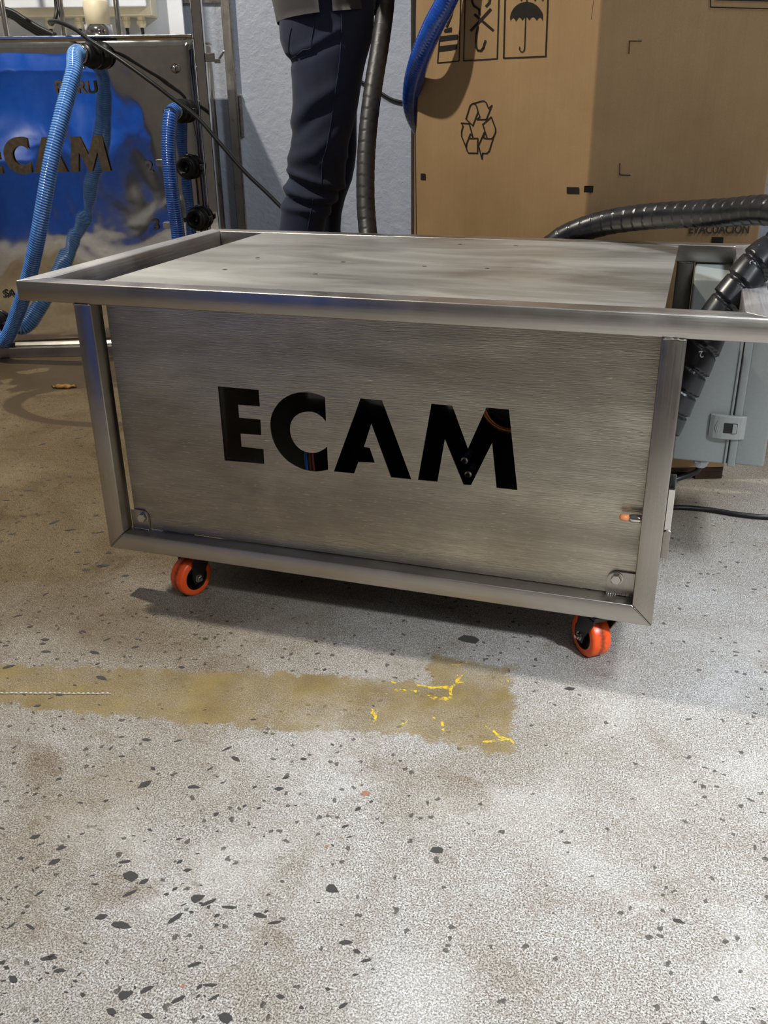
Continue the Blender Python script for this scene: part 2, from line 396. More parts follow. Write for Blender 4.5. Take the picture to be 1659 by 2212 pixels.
def sheet(outer, holes, th, place, name, m, parent, bevel=0):
    """flat sheet with true cut-outs; outline in (u,v), place(u,v,depth)->world"""
    cu = bpy.data.curves.new('outline', 'CURVE'); cu.dimensions = '2D'; cu.fill_mode = 'BOTH'; cu.extrude = th / 2
    for poly in [outer] + holes:
        sp = cu.splines.new('POLY'); sp.points.add(len(poly) - 1)
        for i, (a, b) in enumerate(poly): sp.points[i].co = (a, b, 0, 1)
        sp.use_cyclic_u = True
    o = bpy.data.objects.new('outline', cu); C.objects.link(o); bpy.context.view_layer.update()
    me = bpy.data.meshes.new_from_object(o.evaluated_get(bpy.context.evaluated_depsgraph_get()))
    bpy.data.objects.remove(o); bm = bmesh.new(); bm.from_mesh(me); bpy.data.meshes.remove(me)
    for v in bm.verts: v.co = place(v.co.x, v.co.y, v.co.z)
    bmesh.ops.recalc_face_normals(bm, faces=bm.faces)
    return pobj(name, bm, m, parent) if parent else obj(name, bm, m)
def text(body, size, origin, xdir, zdir, name, m, parent, bold=.0, ex=.0003, sx=1.0):
    cu = bpy.data.curves.new('writing', 'FONT'); cu.body = body; cu.size = size; cu.offset = bold; cu.extrude = ex
    o = bpy.data.objects.new('writing', cu); C.objects.link(o); bpy.context.view_layer.update()
    me = bpy.data.meshes.new_from_object(o.evaluated_get(bpy.context.evaluated_depsgraph_get()))
    bpy.data.objects.remove(o); bm = bmesh.new(); bm.from_mesh(me); bpy.data.meshes.remove(me)
    X = Vector(xdir).normalized(); Z = Vector(zdir).normalized(); Y = X.cross(Z); O = Vector(origin)
    for v in bm.verts: v.co = O + X * v.co.x * sx + Z * v.co.y - Y * v.co.z
    return pobj(name, bm, m, parent)
def circ(cx, cy, r, n=20): return [(cx + r * math.cos(2 * PI * i / n), cy + r * math.sin(2 * PI * i / n)) for i in range(n)]
def prism(poly, z0, z1):
    bm = bmesh.new(); a = [bm.verts.new((x, y, z0)) for x, y in poly]; b = [bm.verts.new((x, y, z1)) for x, y in poly]
    n = len(poly); bm.faces.new(a[::-1]); bm.faces.new(b)
    for i in range(n): bm.faces.new((a[i], a[(i + 1) % n], b[(i + 1) % n], b[i]))
    bmesh.ops.recalc_face_normals(bm, faces=bm.faces); return bm

# ================================================================== THE SETTING
fl = obj('floor', bx((-4, -3.2, -.1), (4.5, 5, 0)), 'floor', kind='structure')
UX = Vector((.937, .349, 0)).normalized(); WN = Vector((.349, -.937, 0)).normalized()      # along the tank / towards the room
T0 = Vector((-.607, 1.553, 0))                                                            # foot of the tank's right edge
WB = T0 - WN * .62
rotw = Matrix(((UX.x, -WN.x, 0, WB.x), (UX.y, -WN.y, 0, WB.y), (0, 0, 1, 0), (0, 0, 0, 1)))
def tk(u, w_, z): return T0 + UX * u + WN * w_ + Vector((0, 0, z))
wall = obj('wall_back', bx((-3, 0, 0), (4.2, .12, 2.9)), 'plaster', kind='structure'); wall.matrix_world = rotw
obj('wall_front', bx((-4, -3.32, 0), (4.5, -3.2, 2.9)), 'far_wall', kind='structure')

# exposed stones in the floor (bigger dark pieces), each a thin proud flake
def chip_mesh(n, el):
    bm = bmesh.new(); a = []; b = []
    for i in range(n):
        t = 2 * PI * i / n + random.uniform(-.2, .2); r = random.uniform(.6, 1.05)
        p = (r * math.cos(t), r * math.sin(t) * el)
        a.append(bm.verts.new((p[0] * 1.04, p[1] * 1.04, -.0012))); b.append(bm.verts.new((p[0], p[1], .0005)))
    bm.faces.new(b)
    for i in range(n): bm.faces.new((a[i], a[(i + 1) % n], b[(i + 1) % n], b[i]))
    me = bpy.data.meshes.new('stone_chip'); bm.to_mesh(me); bm.free(); return me
CH = [chip_mesh(random.choice((5, 6, 7, 8)), e) for e in (.22, .3, .38, .5, .6, .75, .9, .28, .45, .65)]
for c_ in CH: c_.materials.append(M['chip'])
CHR = chip_mesh(7, .7); CHR.materials.append(M['chip_red'])
big = [(283, 1893, 20, 6), (312, 1695, 17, 4), (420, 1700, 14, 3), (425, 1941, 18, 5), (376, 1985, 26, 1), (450, 1950, 24, 0), (263, 1999, 24, 3), (218, 1981, 14, 4),
       (716, 1920, 18, 5), (117, 1862, 14, 4), (268, 1862, 18, 1), (310, 1905, 12, 4), (495, 1960, 22, 0), (562, 1978, 16, 3), (593, 1993, 20, 0), (103, 2070, 24, 1),
       (418, 2084, 20, 1), (268, 2150, 18, 5), (318, 2137, 16, 3), (383, 2160, 22, 1), (240, 2185, 14, 4), (320, 2195, 16, 3), (453, 2128, 20, 0), (461, 2156, 18, 0),
       (488, 2199, 18, 6), (602, 1704, 11, 4), (75, 1808, 12, 4), (84, 1930, 14, 1), (280, 1930, 22, 0), (748, 2036, 16, 3), (770, 2055, 10, 4), (790, 2075, 16, 1),
       (605, 2153, 10, 4), (742, 2172, 12, 3), (133, 1832, 12, 3), (205, 1910, 12, 0), (24, 2000, 14, 0), (65, 2002, 18, 0), (28, 2115, 14, 4), (130, 2097, 14, 3),
       (1015, 1381, 32, 9), (1230, 1488, 12, 4), (388, 1862, 8, 4), (404, 1880, 9, 4), (510, 1640, 14, 3), (453, 1661, 10, 1), (316, 1598, 13, 8), (385, 1600, 12, 7),
       (490, 1618, 16, 0), (220, 1465, 16, 3), (100, 1408, 12, 3), (80, 1525, 8, 4), (205, 1410, 14, 3), (230, 1382, 12, 1), (97, 1382, 10, 4), (40, 1330, 12, 1),
       (128, 1500, 10, 5), (773, 1748, 9, 4), (746, 1785, 9, 3), (655, 1640, 8, 4), (20, 1440, 14, 3), (330, 1660, 8, 4), (50, 1115, 12, 1), (118, 1128, 14, 3), (150, 1030, 8, 4),
       (150, 1145, 16, 1), (225, 1222, 14, 3), (215, 1150, 12, 1), (186, 1232, 9, 4), (270, 1244, 9, 4), (60, 1060, 14, 1), (90, 960, 12, 1), (1465, 1990, 16, 8), (945, 1836, 20, 9)]
def chip(x, y, r, me, a):
    o = bpy.data.objects.new('stone_chip', me); C.objects.link(o); o.parent = fl
    o.location = onz(x, y); o.rotation_euler = (0, 0, a); o.scale = (r, r, 1); return o
ppm = lambda x, y: F / (onz(x, y) - CAM).dot(W_)
for x, y, r, k in big:
    chip(x, y, r / ppm(x, y), CH[k], random.uniform(-.4, 1.2))
chip(790, 1714, 12 / ppm(790, 1714), CHR, .3); chip(706, 1828, 6 / ppm(706, 1828), CHR, .9); chip(395, 2130, 7 / ppm(395, 2130), CHR, 2)
k = 0
while k < 170:
    x = random.uniform(0, 900) ** 1.0; y = random.uniform(880, 2210)
    if random.random() < (x / 1000) ** .8: continue
    if y < 1330 and x > 250: continue
    p = onz(x, y)
    if 0 < p.x < .884 and 0 < p.y < .64: continue
    chip(x, y, random.uniform(4, 8.5) / ppm(x, y), random.choice(CH), random.uniform(-.5, 1.4)); k += 1

# ================================================================== THE CART
Wd, OV, H, ZB, D, t, TR = .8845, .098, .525, .085, .638, .030, .034
cart = thing('steel_cart', 'low brushed stainless steel cart on orange casters with ECAM cut through its front sheet', 'cart', (Wd / 2, D / 2, 0))
BV = .0022
def tube(name, a, b, m, lab=None): 
    o = pobj(name, bx(a, b, BV), m, cart, True); 
    return o
def mitre(name, pts, z0, z1, m):
    bm = prism(pts, z0, z1); bmesh.ops.bevel(bm, geom=bm.edges[:], offset=.0018, segments=2, affect='EDGES', profile=.5)
    return pobj(name, bm, m, cart, True)
X0, X1 = -OV, Wd + OV; G = .0003
mitre('rim_tube', [(X0, 0), (X1, 0), (X1 - TR - G, TR), (X0 + TR + G, TR)], H - t, H, 'steel_x')
mitre('rim_tube', [(X0, D), (X0 + TR + G, D - TR), (X1 - TR - G, D - TR), (X1, D)], H - t, H, 'steel_x')
mitre('rim_tube', [(X0, G), (X0 + TR, TR + G), (X0 + TR, D - TR - G), (X0, D - G)], H - t, H, 'steel_y')
mitre('rim_tube', [(X1, G), (X1, D - G), (X1 - TR, D - TR - G), (X1 - TR, TR + G)], H - t, H, 'steel_y')
# front frame: posts and bottom bar mitred in the front plane
def mitre_f(name, pts, y0, y1, m):
    bm = prism([(x, z) for x, z in pts], y0, y1)
    for v in bm.verts: v.co = Vector((v.co.x, v.co.z, v.co.y))
    bmesh.ops.recalc_face_normals(bm, faces=bm.faces)
    bmesh.ops.bevel(bm, geom=bm.edges[:], offset=.0018, segments=2, affect='EDGES', profile=.5)
    return pobj(name, bm, m, cart, True)
for y0 in (0, D - t):
    mitre_f('post', [(0, ZB + G), (t, ZB + t + G), (t, H - t), (0, H - t)], y0, y0 + t, 'steel_z')
    mitre_f('post', [(Wd, ZB + G), (Wd, H - t), (Wd - t, H - t), (Wd - t, ZB + t + G)], y0, y0 + t, 'steel_z')
    mitre_f('bottom_tube', [(0, ZB), (Wd, ZB), (Wd - t, ZB + t), (t, ZB + t)], y0, y0 + t, 'steel_x')
for x0 in (.085, Wd - t):
    tube('side_tube', (x0, t, ZB), (x0 + t, D - t, ZB + t), 'steel_y')
# weld beads where the posts meet the rim
def bead(a, b, nm='weld_bead'):
    a, b = Vector(a), Vector(b); n = int((b - a).length / .0022); P = [a + (b - a) * (i / n) for i in range(n + 1)]
    bm = sweep([p + Vector((0, random.uniform(-.0003, .0003), random.uniform(-.0005, .0005))) for p in P], lambda s, th, u: .0016 + .0005 * math.sin(s * 2600), raw=True, seg=8)
    return pobj(nm, bm, 'galv', cart, True)
bead((.001, -.0002, H - t - .0008), (t - .001, -.0002, H - t - .0008)); bead((Wd - t + .001, -.0002, H - t - .0008), (Wd - .001, -.0002, H - t - .0008))
bead((Wd - t + .002, D - t - .0002, H - t - .001), (Wd - .002, D - t - .0002, H - t - .001))
for xa, xb, za, zb in ((.002, t, ZB + .002, ZB + t), (Wd - .002, Wd - t, ZB + .002, ZB + t)):
    a = Vector((xa, -.0001, za)); b = Vector((xb, -.0001, zb))
    pobj('mitre_weld', sweep([a, (a + b) / 2, b], .0006, ds=.004, seg=6), 'steel_x', cart, True)
# table top
holes = [circ(.169, .172, .0042), circ(.169, .294, .0042), circ(.328, .166, .0042), circ(.3285, .286, .0042), circ(.472, .276, .0042), circ(.469, .527, .0042), circ(.574, .277, .0042), circ(.572, .531, .0042)]
PX0, PX1 = .036, .8535
sheet([(PX0, TR + .0005), (PX1, TR + .0005), (PX1, D - TR - .0005), (PX0, D - TR - .0005)], holes, .003, lambda u, v, d: Vector((u, v, H - .0022 + d)), 'table_top', 'top_sheet', cart)
# front sheet with the letters cut out
def fp(x, y):
    p = ony(440 + x / 2.3042, 800 + y / 2.3042, .0275); return (p.x, p.z)
LE = [(70, 80), (273, 98), (279, 180), (171, 172), (176, 236), (282, 246), (286, 323), (183, 316), (188, 380), (297, 393), (301, 467), (104, 449)]
LC = [(604, 135), (582, 125), (560, 117), (530, 111), (500, 109), (470, 111), (440, 118), (414, 130), (390, 145), (369, 166), (352, 190), (340, 215), (333, 240), (331, 265), (332, 290), (336, 315), (342, 340), (352, 366), (365, 390), (381, 413), (400, 435), (421, 454), (445, 470), (472, 484), (500, 495), (530, 501), (560, 504), (590, 501), (619, 495), (614, 380), (598, 393), (580, 403), (563, 409), (545, 412), (525, 410), (505, 405), (486, 397), (470, 385), (455, 369), (443, 350), (435, 330), (430, 310), (429, 290), (431, 270), (436, 255), (445, 240), (456, 228), (470, 218), (487, 211), (505, 207), (522, 206), (540, 207), (558, 213), (575, 222), (592, 236), (608, 255)]
LA = [(780, 140), (887, 149), (1033, 543), (932, 533), (834, 266), (797, 382), (826, 387), (851, 460), (769, 457), (748, 514), (647, 504)]
LM = [(1133, 167), (1237, 176), (1315, 390), (1406, 186), (1519, 195), (1561, 596), (1457, 586), (1435, 362), (1330, 572), (1293, 570), (1200, 343), (1163, 555), (1066, 546)]
LET = [[fp(*q) for q in L] for L in (LE, LC, LA, LM)]
sheet([(.0385, ZB + t + .0015), (.8565, ZB + t + .0015), (.8565, H - t - .002), (.0385, H - t - .002)], LET, .0022, lambda u, v, d: Vector((u, .0290 - d, v)), 'front_sheet', 'front_sheet', cart)
# corner tabs and hex bolts
def corner_tab(x0, x1, z0, z1, flip, bc):
    r = .013; pts = [(x0, z0), (x1, z0)]
    if not flip: pts += [(x1, z1 - r)] + [(x1 - r + r * math.cos(a), z1 - r + r * math.sin(a)) for a in [PI / 2 * i / 6 for i in range(1, 7)]] + [(x0, z1)]
    else: pts += [(x1, z1), (x0 + r, z1)] + [(x0 + r - r * math.sin(a), z1 - r + r * math.cos(a)) for a in [PI / 2 * i / 6 for i in range(1, 7)]]
    bm = prism(pts, .0235, .0272)
    for v in bm.verts: v.co = Vector((v.co.x, v.co.z, v.co.y))
    bmesh.ops.recalc_face_normals(bm, faces=bm.faces)
    tb = pobj('corner_tab', bm, 'steel_z', cart)
    pobj('weld_bead', sweep([(x0 + .002, .0235, z0 + .0006), ((x0 + x1) / 2, .0233, z0 + .0012), (x1 - .002, .0235, z0 + .0006)], lambda s, th, u: .0012 + .0004 * math.sin(s * 1900), ds=.001, seg=8), 'galv', cart, True)
    bm = bmesh.new(); lathe(bm, [(0, .0098), (.0012, .0098), (.0014, .009)], (bc[0], .0235, bc[1]), (0, -1, 0), 24)
    lathe(bm, [(0, .0078), (.0048, .0078), (.0056, .0070)], (bc[0], .0221, bc[1]), (0, -1, 0), 6)
    pobj('hex_bolt', bm, 'galv', tb)
    return tb
c1 = ony(308, 1118, .022); c2 = ony(1331, 1250, .022)
corner_tab(.0345, .0665, ZB + t + .0002, .1500, False, (c1.x, c1.z))
corner_tab(.8165, .8545, ZB + t + .0002, .1520, True, (c2.x, c2.z))
# plunger pin through the right post side
p = ony(1372, 1119, .016)
bm = bmesh.new(); lathe(bm, [(0, .0045), (.004, .0058), (.020, .0058), (.0215, .0048)], (p.x - .008, .014, p.z), (1, 0, 0), 20)
pn = pobj('spring_pin', bm, 'chrome', cart, True, label='chrome spring pin with an orange tip')
pobj('pin_tip', lat([(-.013, .0012), (-.012, .0036), (-.009, .0044), (0, .0044)], (p.x - .008, .014, p.z), (1, 0, 0), 16), 'orange_tip', pn, True)
# small bracket standing out of the right side near the floor
def quad_px(pts, Y): return [ony(a, b, Y) for a, b in pts]
a = ony(1460, 1052, .06); b = ony(1452, 1143, .06); c = ony(1442, 1202, .06)
bm = bmesh.new(); box(bm, (Wd + .0002, .05, b.z), (a.x, .11, a.z), .001)
br = pobj('side_bracket', bm, 'chrome', cart); 
pobj('bracket_flange', bx((Wd + .0002, .052, c.z), (b.x - .0015, .056, b.z - .001), .0006), 'steel_z', br)
pobj('weld_bead', sweep([(Wd + .001, .050, b.z), ((Wd + b.x) / 2, .0495, b.z + .001), (b.x - .001, .050, b.z)], .0017, ds=.002, seg=8), 'galv', br, True)
# machinery inside the cart, seen black through the letters
bm = bmesh.new(); box(bm, (.072, .20, ZB + t + .002), (.800, .56, .470), .006)
hs = pobj('machine_housing', bm, 'black_gloss', cart, label='glossy black machine housing behind the cut-out letters')
pobj('housing_floor', bx((.085, t, ZB + t + .0005), (Wd - t, D - t, ZB + t + .0018)), 'steel_x', cart)
pobj('back_sheet', bx((.05, D - t - .004, ZB + t), (.835, D - t - .001, H - t - .01)), 'steel_z', cart)
q = ony(1103, 868, .165) - Vector((.030, 0, .037))
pobj('copper_ring', sweep([Vector((q.x + .030 + .043 * math.cos(a), .165 + .008 * math.sin(a), q.z + .037 + .043 * math.sin(a))) for a in [2 * PI * i / 40 for i in range(41)]], .0042, ds=.01, seg=12), 'copper', hs, True)
pobj('gauge_face', lat([(0, .038), (.008, .038), (.012, .026)], (q.x + .030, .180, q.z + .037), (0, -1, .0), 32), 'black_plastic', hs, True)
for dx, mm in ((0, 'blue_wire'), (.007, 'brown_wire'), (.012, 'brown_wire')):
    q = ony(667, 985, .12)
    pobj('wire', sweep([(q.x + dx - .012, .21, q.z + .05), (q.x + dx - .006, .13, q.z + .035), (q.x + dx, .11, q.z - .02), (q.x + dx + .004, .13, .13)], .0024, ds=.006, seg=8), mm, hs, True)
for (px_, py_) in ((1000, 1000), (1008, 1030)):
    q = ony(px_, py_, .17); pobj('housing_screw', lat([(0, .006), (.02, .006), (.022, .004)], (q.x, .20, q.z), (0, -1, 0), 12), 'galv', hs)
# casters
def caster(loc, ang, trail=.0):
    e = bpy.data.objects.new('caster', None); C.objects.link(e); e.parent = cart; e.location = Vector(loc) - cart.location; e.rotation_euler = (0, 0, ang); e.empty_display_size = .02
    R0 = .0335; hw = .0155
    prof = [(-hw, .022), (-hw, R0 - .0045), (-hw + .0015, R0 - .0015), (-hw + .004, R0), (hw - .004, R0), (hw - .0015, R0 - .0015), (hw, R0 - .0045), (hw, .022)]
    o = obj('tyre', lat(prof, (0, 0, R0), (1, 0, 0), 48, False), 'orange', e, True)
    hub = bmesh.new(); lathe(hub, [(-hw + .001, .0235), (-hw + .0006, .021), (-hw + .004, .019), (-hw + .004, .010), (-hw - .001, .008), (hw + .001, .008), (hw - .004, .010), (hw - .004, .019), (hw - .0006, .021), (hw - .001, .0235)], (0, 0, R0), (1, 0, 0), 40)
    for i in range(5):
        a = 2 * PI * i / 5
        for sx in (-1, 1):
            m_ = Matrix.Translation((0, 0, R0)) @ Matrix.Rotation(a, 4, 'X')
            box(hub, (sx * (hw - .005), -.0015, .009), (sx * (hw - .0018), .0015, .0195), 0, m_)
    obj('hub', hub, 'black_plastic', e, True)
    fk = bmesh.new()
    for sx in (-1, 1):
        a_ = [(-.010, R0 - .006), (.010, R0 - .006), (.022, .074), (-.022 + .006, .074)]
        vs0 = [fk.verts.new((sx * (hw + .0022), y, z)) for y, z in [(-.008, R0 - .009), (.008, R0 - .009), (.012, R0 + .004), (.034, .070), (.034, .076), (-.006, .076), (-.012, R0 + .004)]]
        vs1 = [fk.verts.new((sx * (hw + .0047), v.co.y, v.co.z)) for v in vs0]
        n_ = len(vs0); fk.faces.new(vs0); fk.faces.new(vs1[::-1])
        for i in range(n_): fk.faces.new((vs0[i], vs0[(i + 1) % n_], vs1[(i + 1) % n_], vs1[i]))
    box(fk, (-hw - .0047, -.006, .0735), (hw + .0047, .034, .0765), .0005)
    lathe(fk, [(0, .017), (.005, .019), (.0055, .012)], (0, .014, .0765), (0, 0, 1), 24)
    box(fk, (-.024, -.012, .0815), (.024, .042, .0848), .0008)
    bmesh.ops.recalc_face_normals(fk, faces=fk.faces)
    obj('fork', fk, 'black_plastic', e)
    ax = bmesh.new(); lathe(ax, [(-hw - .008, .003), (-hw - .0047, .0055), (hw + .0047, .0055), (hw + .0085, .0052), (hw + .009, .003), (hw + .012, .003)], (0, 0, R0), (1, 0, 0), 6)
    lathe(ax, [(hw + .0045, .0068), (hw + .0055, .0068)], (0, 0, R0), (1, 0, 0), 20)
    obj('axle_bolt', ax, 'chrome', e)
    return e
caster((.128, .036, 0), math.radians(-22)); caster((.800, .043, 0), math.radians(-143))
caster((.125, .570, 0), math.radians(15)); caster((.790, .560, 0), math.radians(40))
# grey enclosure bolted to the cart's right side
yf = .45
def ep(x, y): q = ony(x, y, yf); return q
zt = .4925; zb_ = ep(1565, 1003).z; xs1 = ep(1588, 875).x; xr = ep(1650, 1003).x; xl = Wd + .0015
bm = bmesh.new(); box(bm, (xl, yf, zb_), (xs1 - .0015, .71, zt), .004)
enc = pobj('control_enclosure', bm, 'box_grey', cart, True, label='grey plastic electrical enclosure bolted to the right side')
pobj('gasket', bx((xs1 - .002, yf + .002, zb_ + .002), (xs1 + .001, .708, zt - .002)), 'black_rubber', enc)
pobj('body_lip', bx((xs1 - .0055, yf - .003, zb_ - .001), (xs1 - .0012, yf + .02, zt), .001), 'box_grey', enc, True)
bm = bmesh.new(); box(bm, (xs1 + .001, yf - .004, zb_ - .002), (xs1 + .014, .714, zt + .001), .002); box(bm, (xs1 + .012, yf - .0005, zb_ + .001), (xr, .711, zt), .004)
pobj('lid', bm, 'box_grey', enc, True)
def latch(xa, xb, za, zb2):
    bm = bmesh.new(); n = 8; top = []; xm0, xm1 = xa, xb
    prof = []
    for i in range(n + 1):
        u = i / n; prof.append((xm0 + (xm1 - xm0) * u, yf - .005 - .008 * math.sin(PI * u) ** .6))
    a = [bm.verts.new((x, y, za)) for x, y in prof] + [bm.verts.new((xb, yf + .001, za)), bm.verts.new((xa, yf + .001, za))]
    b = [bm.verts.new((v.co.x, v.co.y, zb2)) for v in a]; m_ = len(a)
    bm.faces.new(a[::-1]); bm.faces.new(b)
    for i in range(m_): bm.faces.new((a[i], a[(i + 1) % m_], b[(i + 1) % m_], b[i]))
    bmesh.ops.recalc_face_normals(bm, faces=bm.faces); bmesh.ops.bevel(bm, geom=bm.edges[:], offset=.0007, segments=1, affect='EDGES')
    return bm
a = ep(1536, 890); b = ep(1606, 950)
L_ = pobj('latch', latch(a.x, b.x, b.z + .002, a.z - .002), 'box_grey2', enc)
cx = (a.x + b.x) / 2 + .006; cz = (a.z + b.z) / 2
pobj('latch_slot', bx((cx - .012, yf - .0138, cz - .009), (cx + .010, yf - .0120, cz + .009), .0006), 'black_plastic', L_)
pobj('latch_tongue', bx((cx + .002, yf - .0165, cz - .008), (cx + .009, yf - .0125, cz + .008), .001), 'box_grey2', L_)
for i in range(3):
    xx = a.x + .010 + i * .003
    pobj('grip_rib', sweep([(xx + .004, yf - .0115, cz + .012), (xx, yf - .0112, cz), (xx + .004, yf - .0115, cz - .012)], .0006, ds=.002, seg=6), 'box_grey2', L_)
g = onz(1513, 1001, zb_); g.y = max(g.y, yf + .03)
gx = ony(1513, 1003, yf + .03).x
bm = bmesh.new(); lathe(bm, [(0, .0125), (.006, .0125), (.0065, .0145), (.010, .0145)], (gx, yf + .03, zb_ - .0), (0, 0, -1), 8); lathe(bm, [(.009, .0138), (.016, .012), (.020, .008)], (gx, yf + .03, zb_), (0, 0, -1), 20)
pobj('cable_gland', bm, 'nylon', enc)
pobj('power_lead', sweep([(gx, yf + .03, zb_ - .018), (gx - .006, yf + .028, zb_ - .030), (gx - .035, yf + .02, zb_ - .043), (gx - .075, yf, zb_ - .052), (.78, yf, zb_ - .050)], .0052, ds=.006, seg=12), 'black_rubber', enc, True)
pobj('power_lead', sweep([(gx + .004, yf + .05, zb_ - .004), (gx - .02, yf + .06, zb_ - .014), (gx - .06, yf + .05, zb_ - .004), (.80, yf + .04, zb_ + .01)], .0046, ds=.006, seg=12), 'black_rubber', enc, True)

# ================================================================== SPIRAL WRAPPED HOSES
def wrap_rad(r0, pitch, lip, gap=.0, gd=.0):
    def f(s, th, u):
        x = (s / pitch + th / (2 * PI)) % 1.0
        if x > .93: return r0 * .955
        return r0 * (1 + lip * (x - .5))
    return f
def spiral(name, P, r0, pitch, lip, lab, m, gap=0, gd=0, ds=.0028, seg=36):
    bm = sweep(P, wrap_rad(r0, pitch, lip, gap, gd), ds=ds, seg=seg)
    return tag(obj(name, bm, m, None, True), lab, 'hose')
far = [atd(838, -330, 2.12) + Vector((.06, .10, 1.25)), atd(842, -330, 2.12) + Vector((.01, .03, .6)), atd(842, -330, 2.12), atd(838, -120, 2.12), atd(833, 0, 2.12), atd(822, 90, 2.11), atd(806, 190, 2.10), atd(795, 280, 2.10), atd(790, 360, 2.10), atd(790, 440, 2.10), atd(796, 515, 2.09), atd(806, 620, 2.05)]
far.append(Vector((.215, .80, .12))); far.append(Vector((.20, .835, .035))); far.append(Vector((.16, .87, .0225)))
spiral('spiral_wrapped_hose', far, .0212, .0255, .030, 'thick black spiral-wrapped hose hanging down beside the person in jeans', 'black_wrap')
nearA = [Vector((.50, .668, .33)), Vector((.535, .674, .43)), ony(1195, 530, .674), ony(1240, 503, .672), ony(1310, 481, .660), ony(1390, 469, .625), ony(1480, 463, .57), ony(1570, 459, .50), ony(1650, 454, .43), ony(1720, 468, .37), ony(1735, 500, .31)]
nearB = [ony(1700, 522, .26), ony(1645, 560, .235), ony(1595, 622, .215), ony(1548, 690, .20), ony(1508, 770, .185), ony(1470, 850, .18), ony(1430, 930, .18), Vector((.83, .17, .24)), Vector((.815, .185, .18))]
def near_rad(s, th, u):
    k = min(1, max(0, (s - .80) / .12)); k = k * k * (3 - 2 * k)
    r0 = .0230 + .0022 * k
    ph = s / .0232 if s < .86 else .86 / .0232 + (s - .86) / .0315
    x = (ph + th / (2 * PI)) % 1.0
    if x > 1 - (.06 + .11 * k): return r0 * (1 - (.045 + .10 * k))
    return r0 * (1 + (.04 + .05 * k) * (x - .5))
hz = obj('spiral_wrapped_hose', sweep(nearA + nearB, near_rad, ds=.0018, seg=56), 'black_wrap_near', None, True)
tag(hz, 'black spiral-wrapped hose arching over the cart and down through its right end', 'hose')
# white numbers printed on the inner hose
def hose_mark(ch, px_, d, ang):
    p = atd(px_[0], px_[1], d); zd = (U_ * math.cos(ang) + R_ * math.sin(ang)); xd = (R_ * math.cos(ang) - U_ * math.sin(ang))
    text(ch, .013, p, xd, zd, 'hose_marking', 'print_white', hz, ex=.0002)
def mark_on(ch, x, y, ang):
    bmh = bmesh.new(); bmh.from_mesh(hz.data); bv = BVHTree.FromBMesh(bmh); h = bv.ray_cast(CAM, ray(x, y).normalized()); bmh.free()
    if h[0] is not None: hose_mark(ch, (x, y), (h[0] - CAM).dot(W_) - .0012, ang)
mark_on('2', 1519, 758, 3.0); mark_on('S', 1621, 562, 1.9); mark_on('8', 1640, 526, 2.0)

# ================================================================== BLACK CABLES
def cable(P, r, lab, m='black_rubber', name='cable', ds=.01):
    return tag(obj(name, sweep(P, r, ds=ds, seg=12), m, None, True), lab, 'cable')
cable([Vector((.86, .60, .0052)), onz(1459, 1096, .005), onz(1530, 1101, .005), onz(1600, 1112, .005), onz(1659, 1117, .005), onz(1760, 1118, .005), onz(1900, 1100, .005)], .0052, 'black cable lying on the floor right of the cart')

# ================================================================== CARDBOARD BOX ON PALLET
E_ = Vector((.673, .714)); Rr = Vector((1.000, .823)); dE = (Rr - E_).normalized(); dL = Vector((-.840, .542)).normalized(); Lc = E_ + dL * .497
poly = [E_, Rr, Rr + Vector((-dE.y, dE.x)).normalized() * .62 + dE * .10, E_ + Vector((-dE.y, dE.x)) * .95, Lc + Vector((-dE.y, dE.x)) * .60]
poly = [tuple(v) for v in (E_, Rr, Rr + Vector((-dE.y, dE.x)) * .55, Rr + Vector((-dE.y, dE.x)) * .80 - dE * .30, Lc + Vector((-dE.y, dE.x)) * .46, Lc)]
ctr = Vector((sum(p[0] for p in poly) / 6, sum(p[1] for p in poly) / 6))
cbox = thing('cardboard_box', 'tall brown cardboard box with black handling symbols behind the cart', 'box', (ctr.x, ctr.y, .028))
bm = prism(poly, .030, 1.36); bmesh.ops.bevel(bm, geom=[e for e in bm.edges if abs((e.verts[0].co - e.verts[1].co).z) > .5], offset=.004, segments=3, affect='EDGES', profile=.5)
pobj('box_wall', bm, 'cardboard', cbox)
for sgn in (0, 1):  # top flaps
    pobj('flap', prism([tuple(Vector(poly[0 if sgn == 0 else 5]) * .5 + ctr * .5), poly[0 if sgn == 0 else 5], poly[1 if sgn == 0 else 0]], 1.361 + .004 * sgn, 1.364 + .004 * sgn), 'cardboard', cbox)
nR = Vector((dE.y, -dE.x, 0)).normalized(); nL = Vector((dL.y, -dL.x, 0)); nL = -nL if nL.dot(Vector((0, -1, 0))) < 0 else nL; nL.normalize()
E3 = Vector((E_.x, E_.y, 0))
def fR(x, y, o=.0012): return on(x, y, E3 + nR * o, nR)
def fL(x, y, o=.0012): return on(x, y, E3 + nL * o, nL)
def ribbon(bm, P, wd, face, closed=False):
    P = [Vector(p) for p in P]; n = len(P); segs = [(P[i], P[(i + 1) % n]) for i in range(n if closed else n - 1)]
    for a, b in segs:
        d = (b - a).normalized(); q = Vector((-d.y, d.x)) * wd / 2; e = d * wd * .35
        vs = [bm.verts.new(face(*c)) for c in (a - e + q, b + e + q, b + e - q, a - e - q)]
        bm.faces.new(vs)
def fillpoly(bm, P, face): bm.faces.new([bm.verts.new(face(*p)) for p in P])
def printed(name, fn, lab=None):
    bm = bmesh.new(); fn(bm); bmesh.ops.triangulate(bm, faces=bm.faces[:])
    r = bmesh.ops.extrude_face_region(bm, geom=bm.faces[:])
    o = pobj(name, bm, 'print_black', cbox)
    if lab: o['label'] = lab
    return o
Z = lambda x, y: (900 + x / 4.1475, y / 4.15)          # pixels measured in an enlarged crop
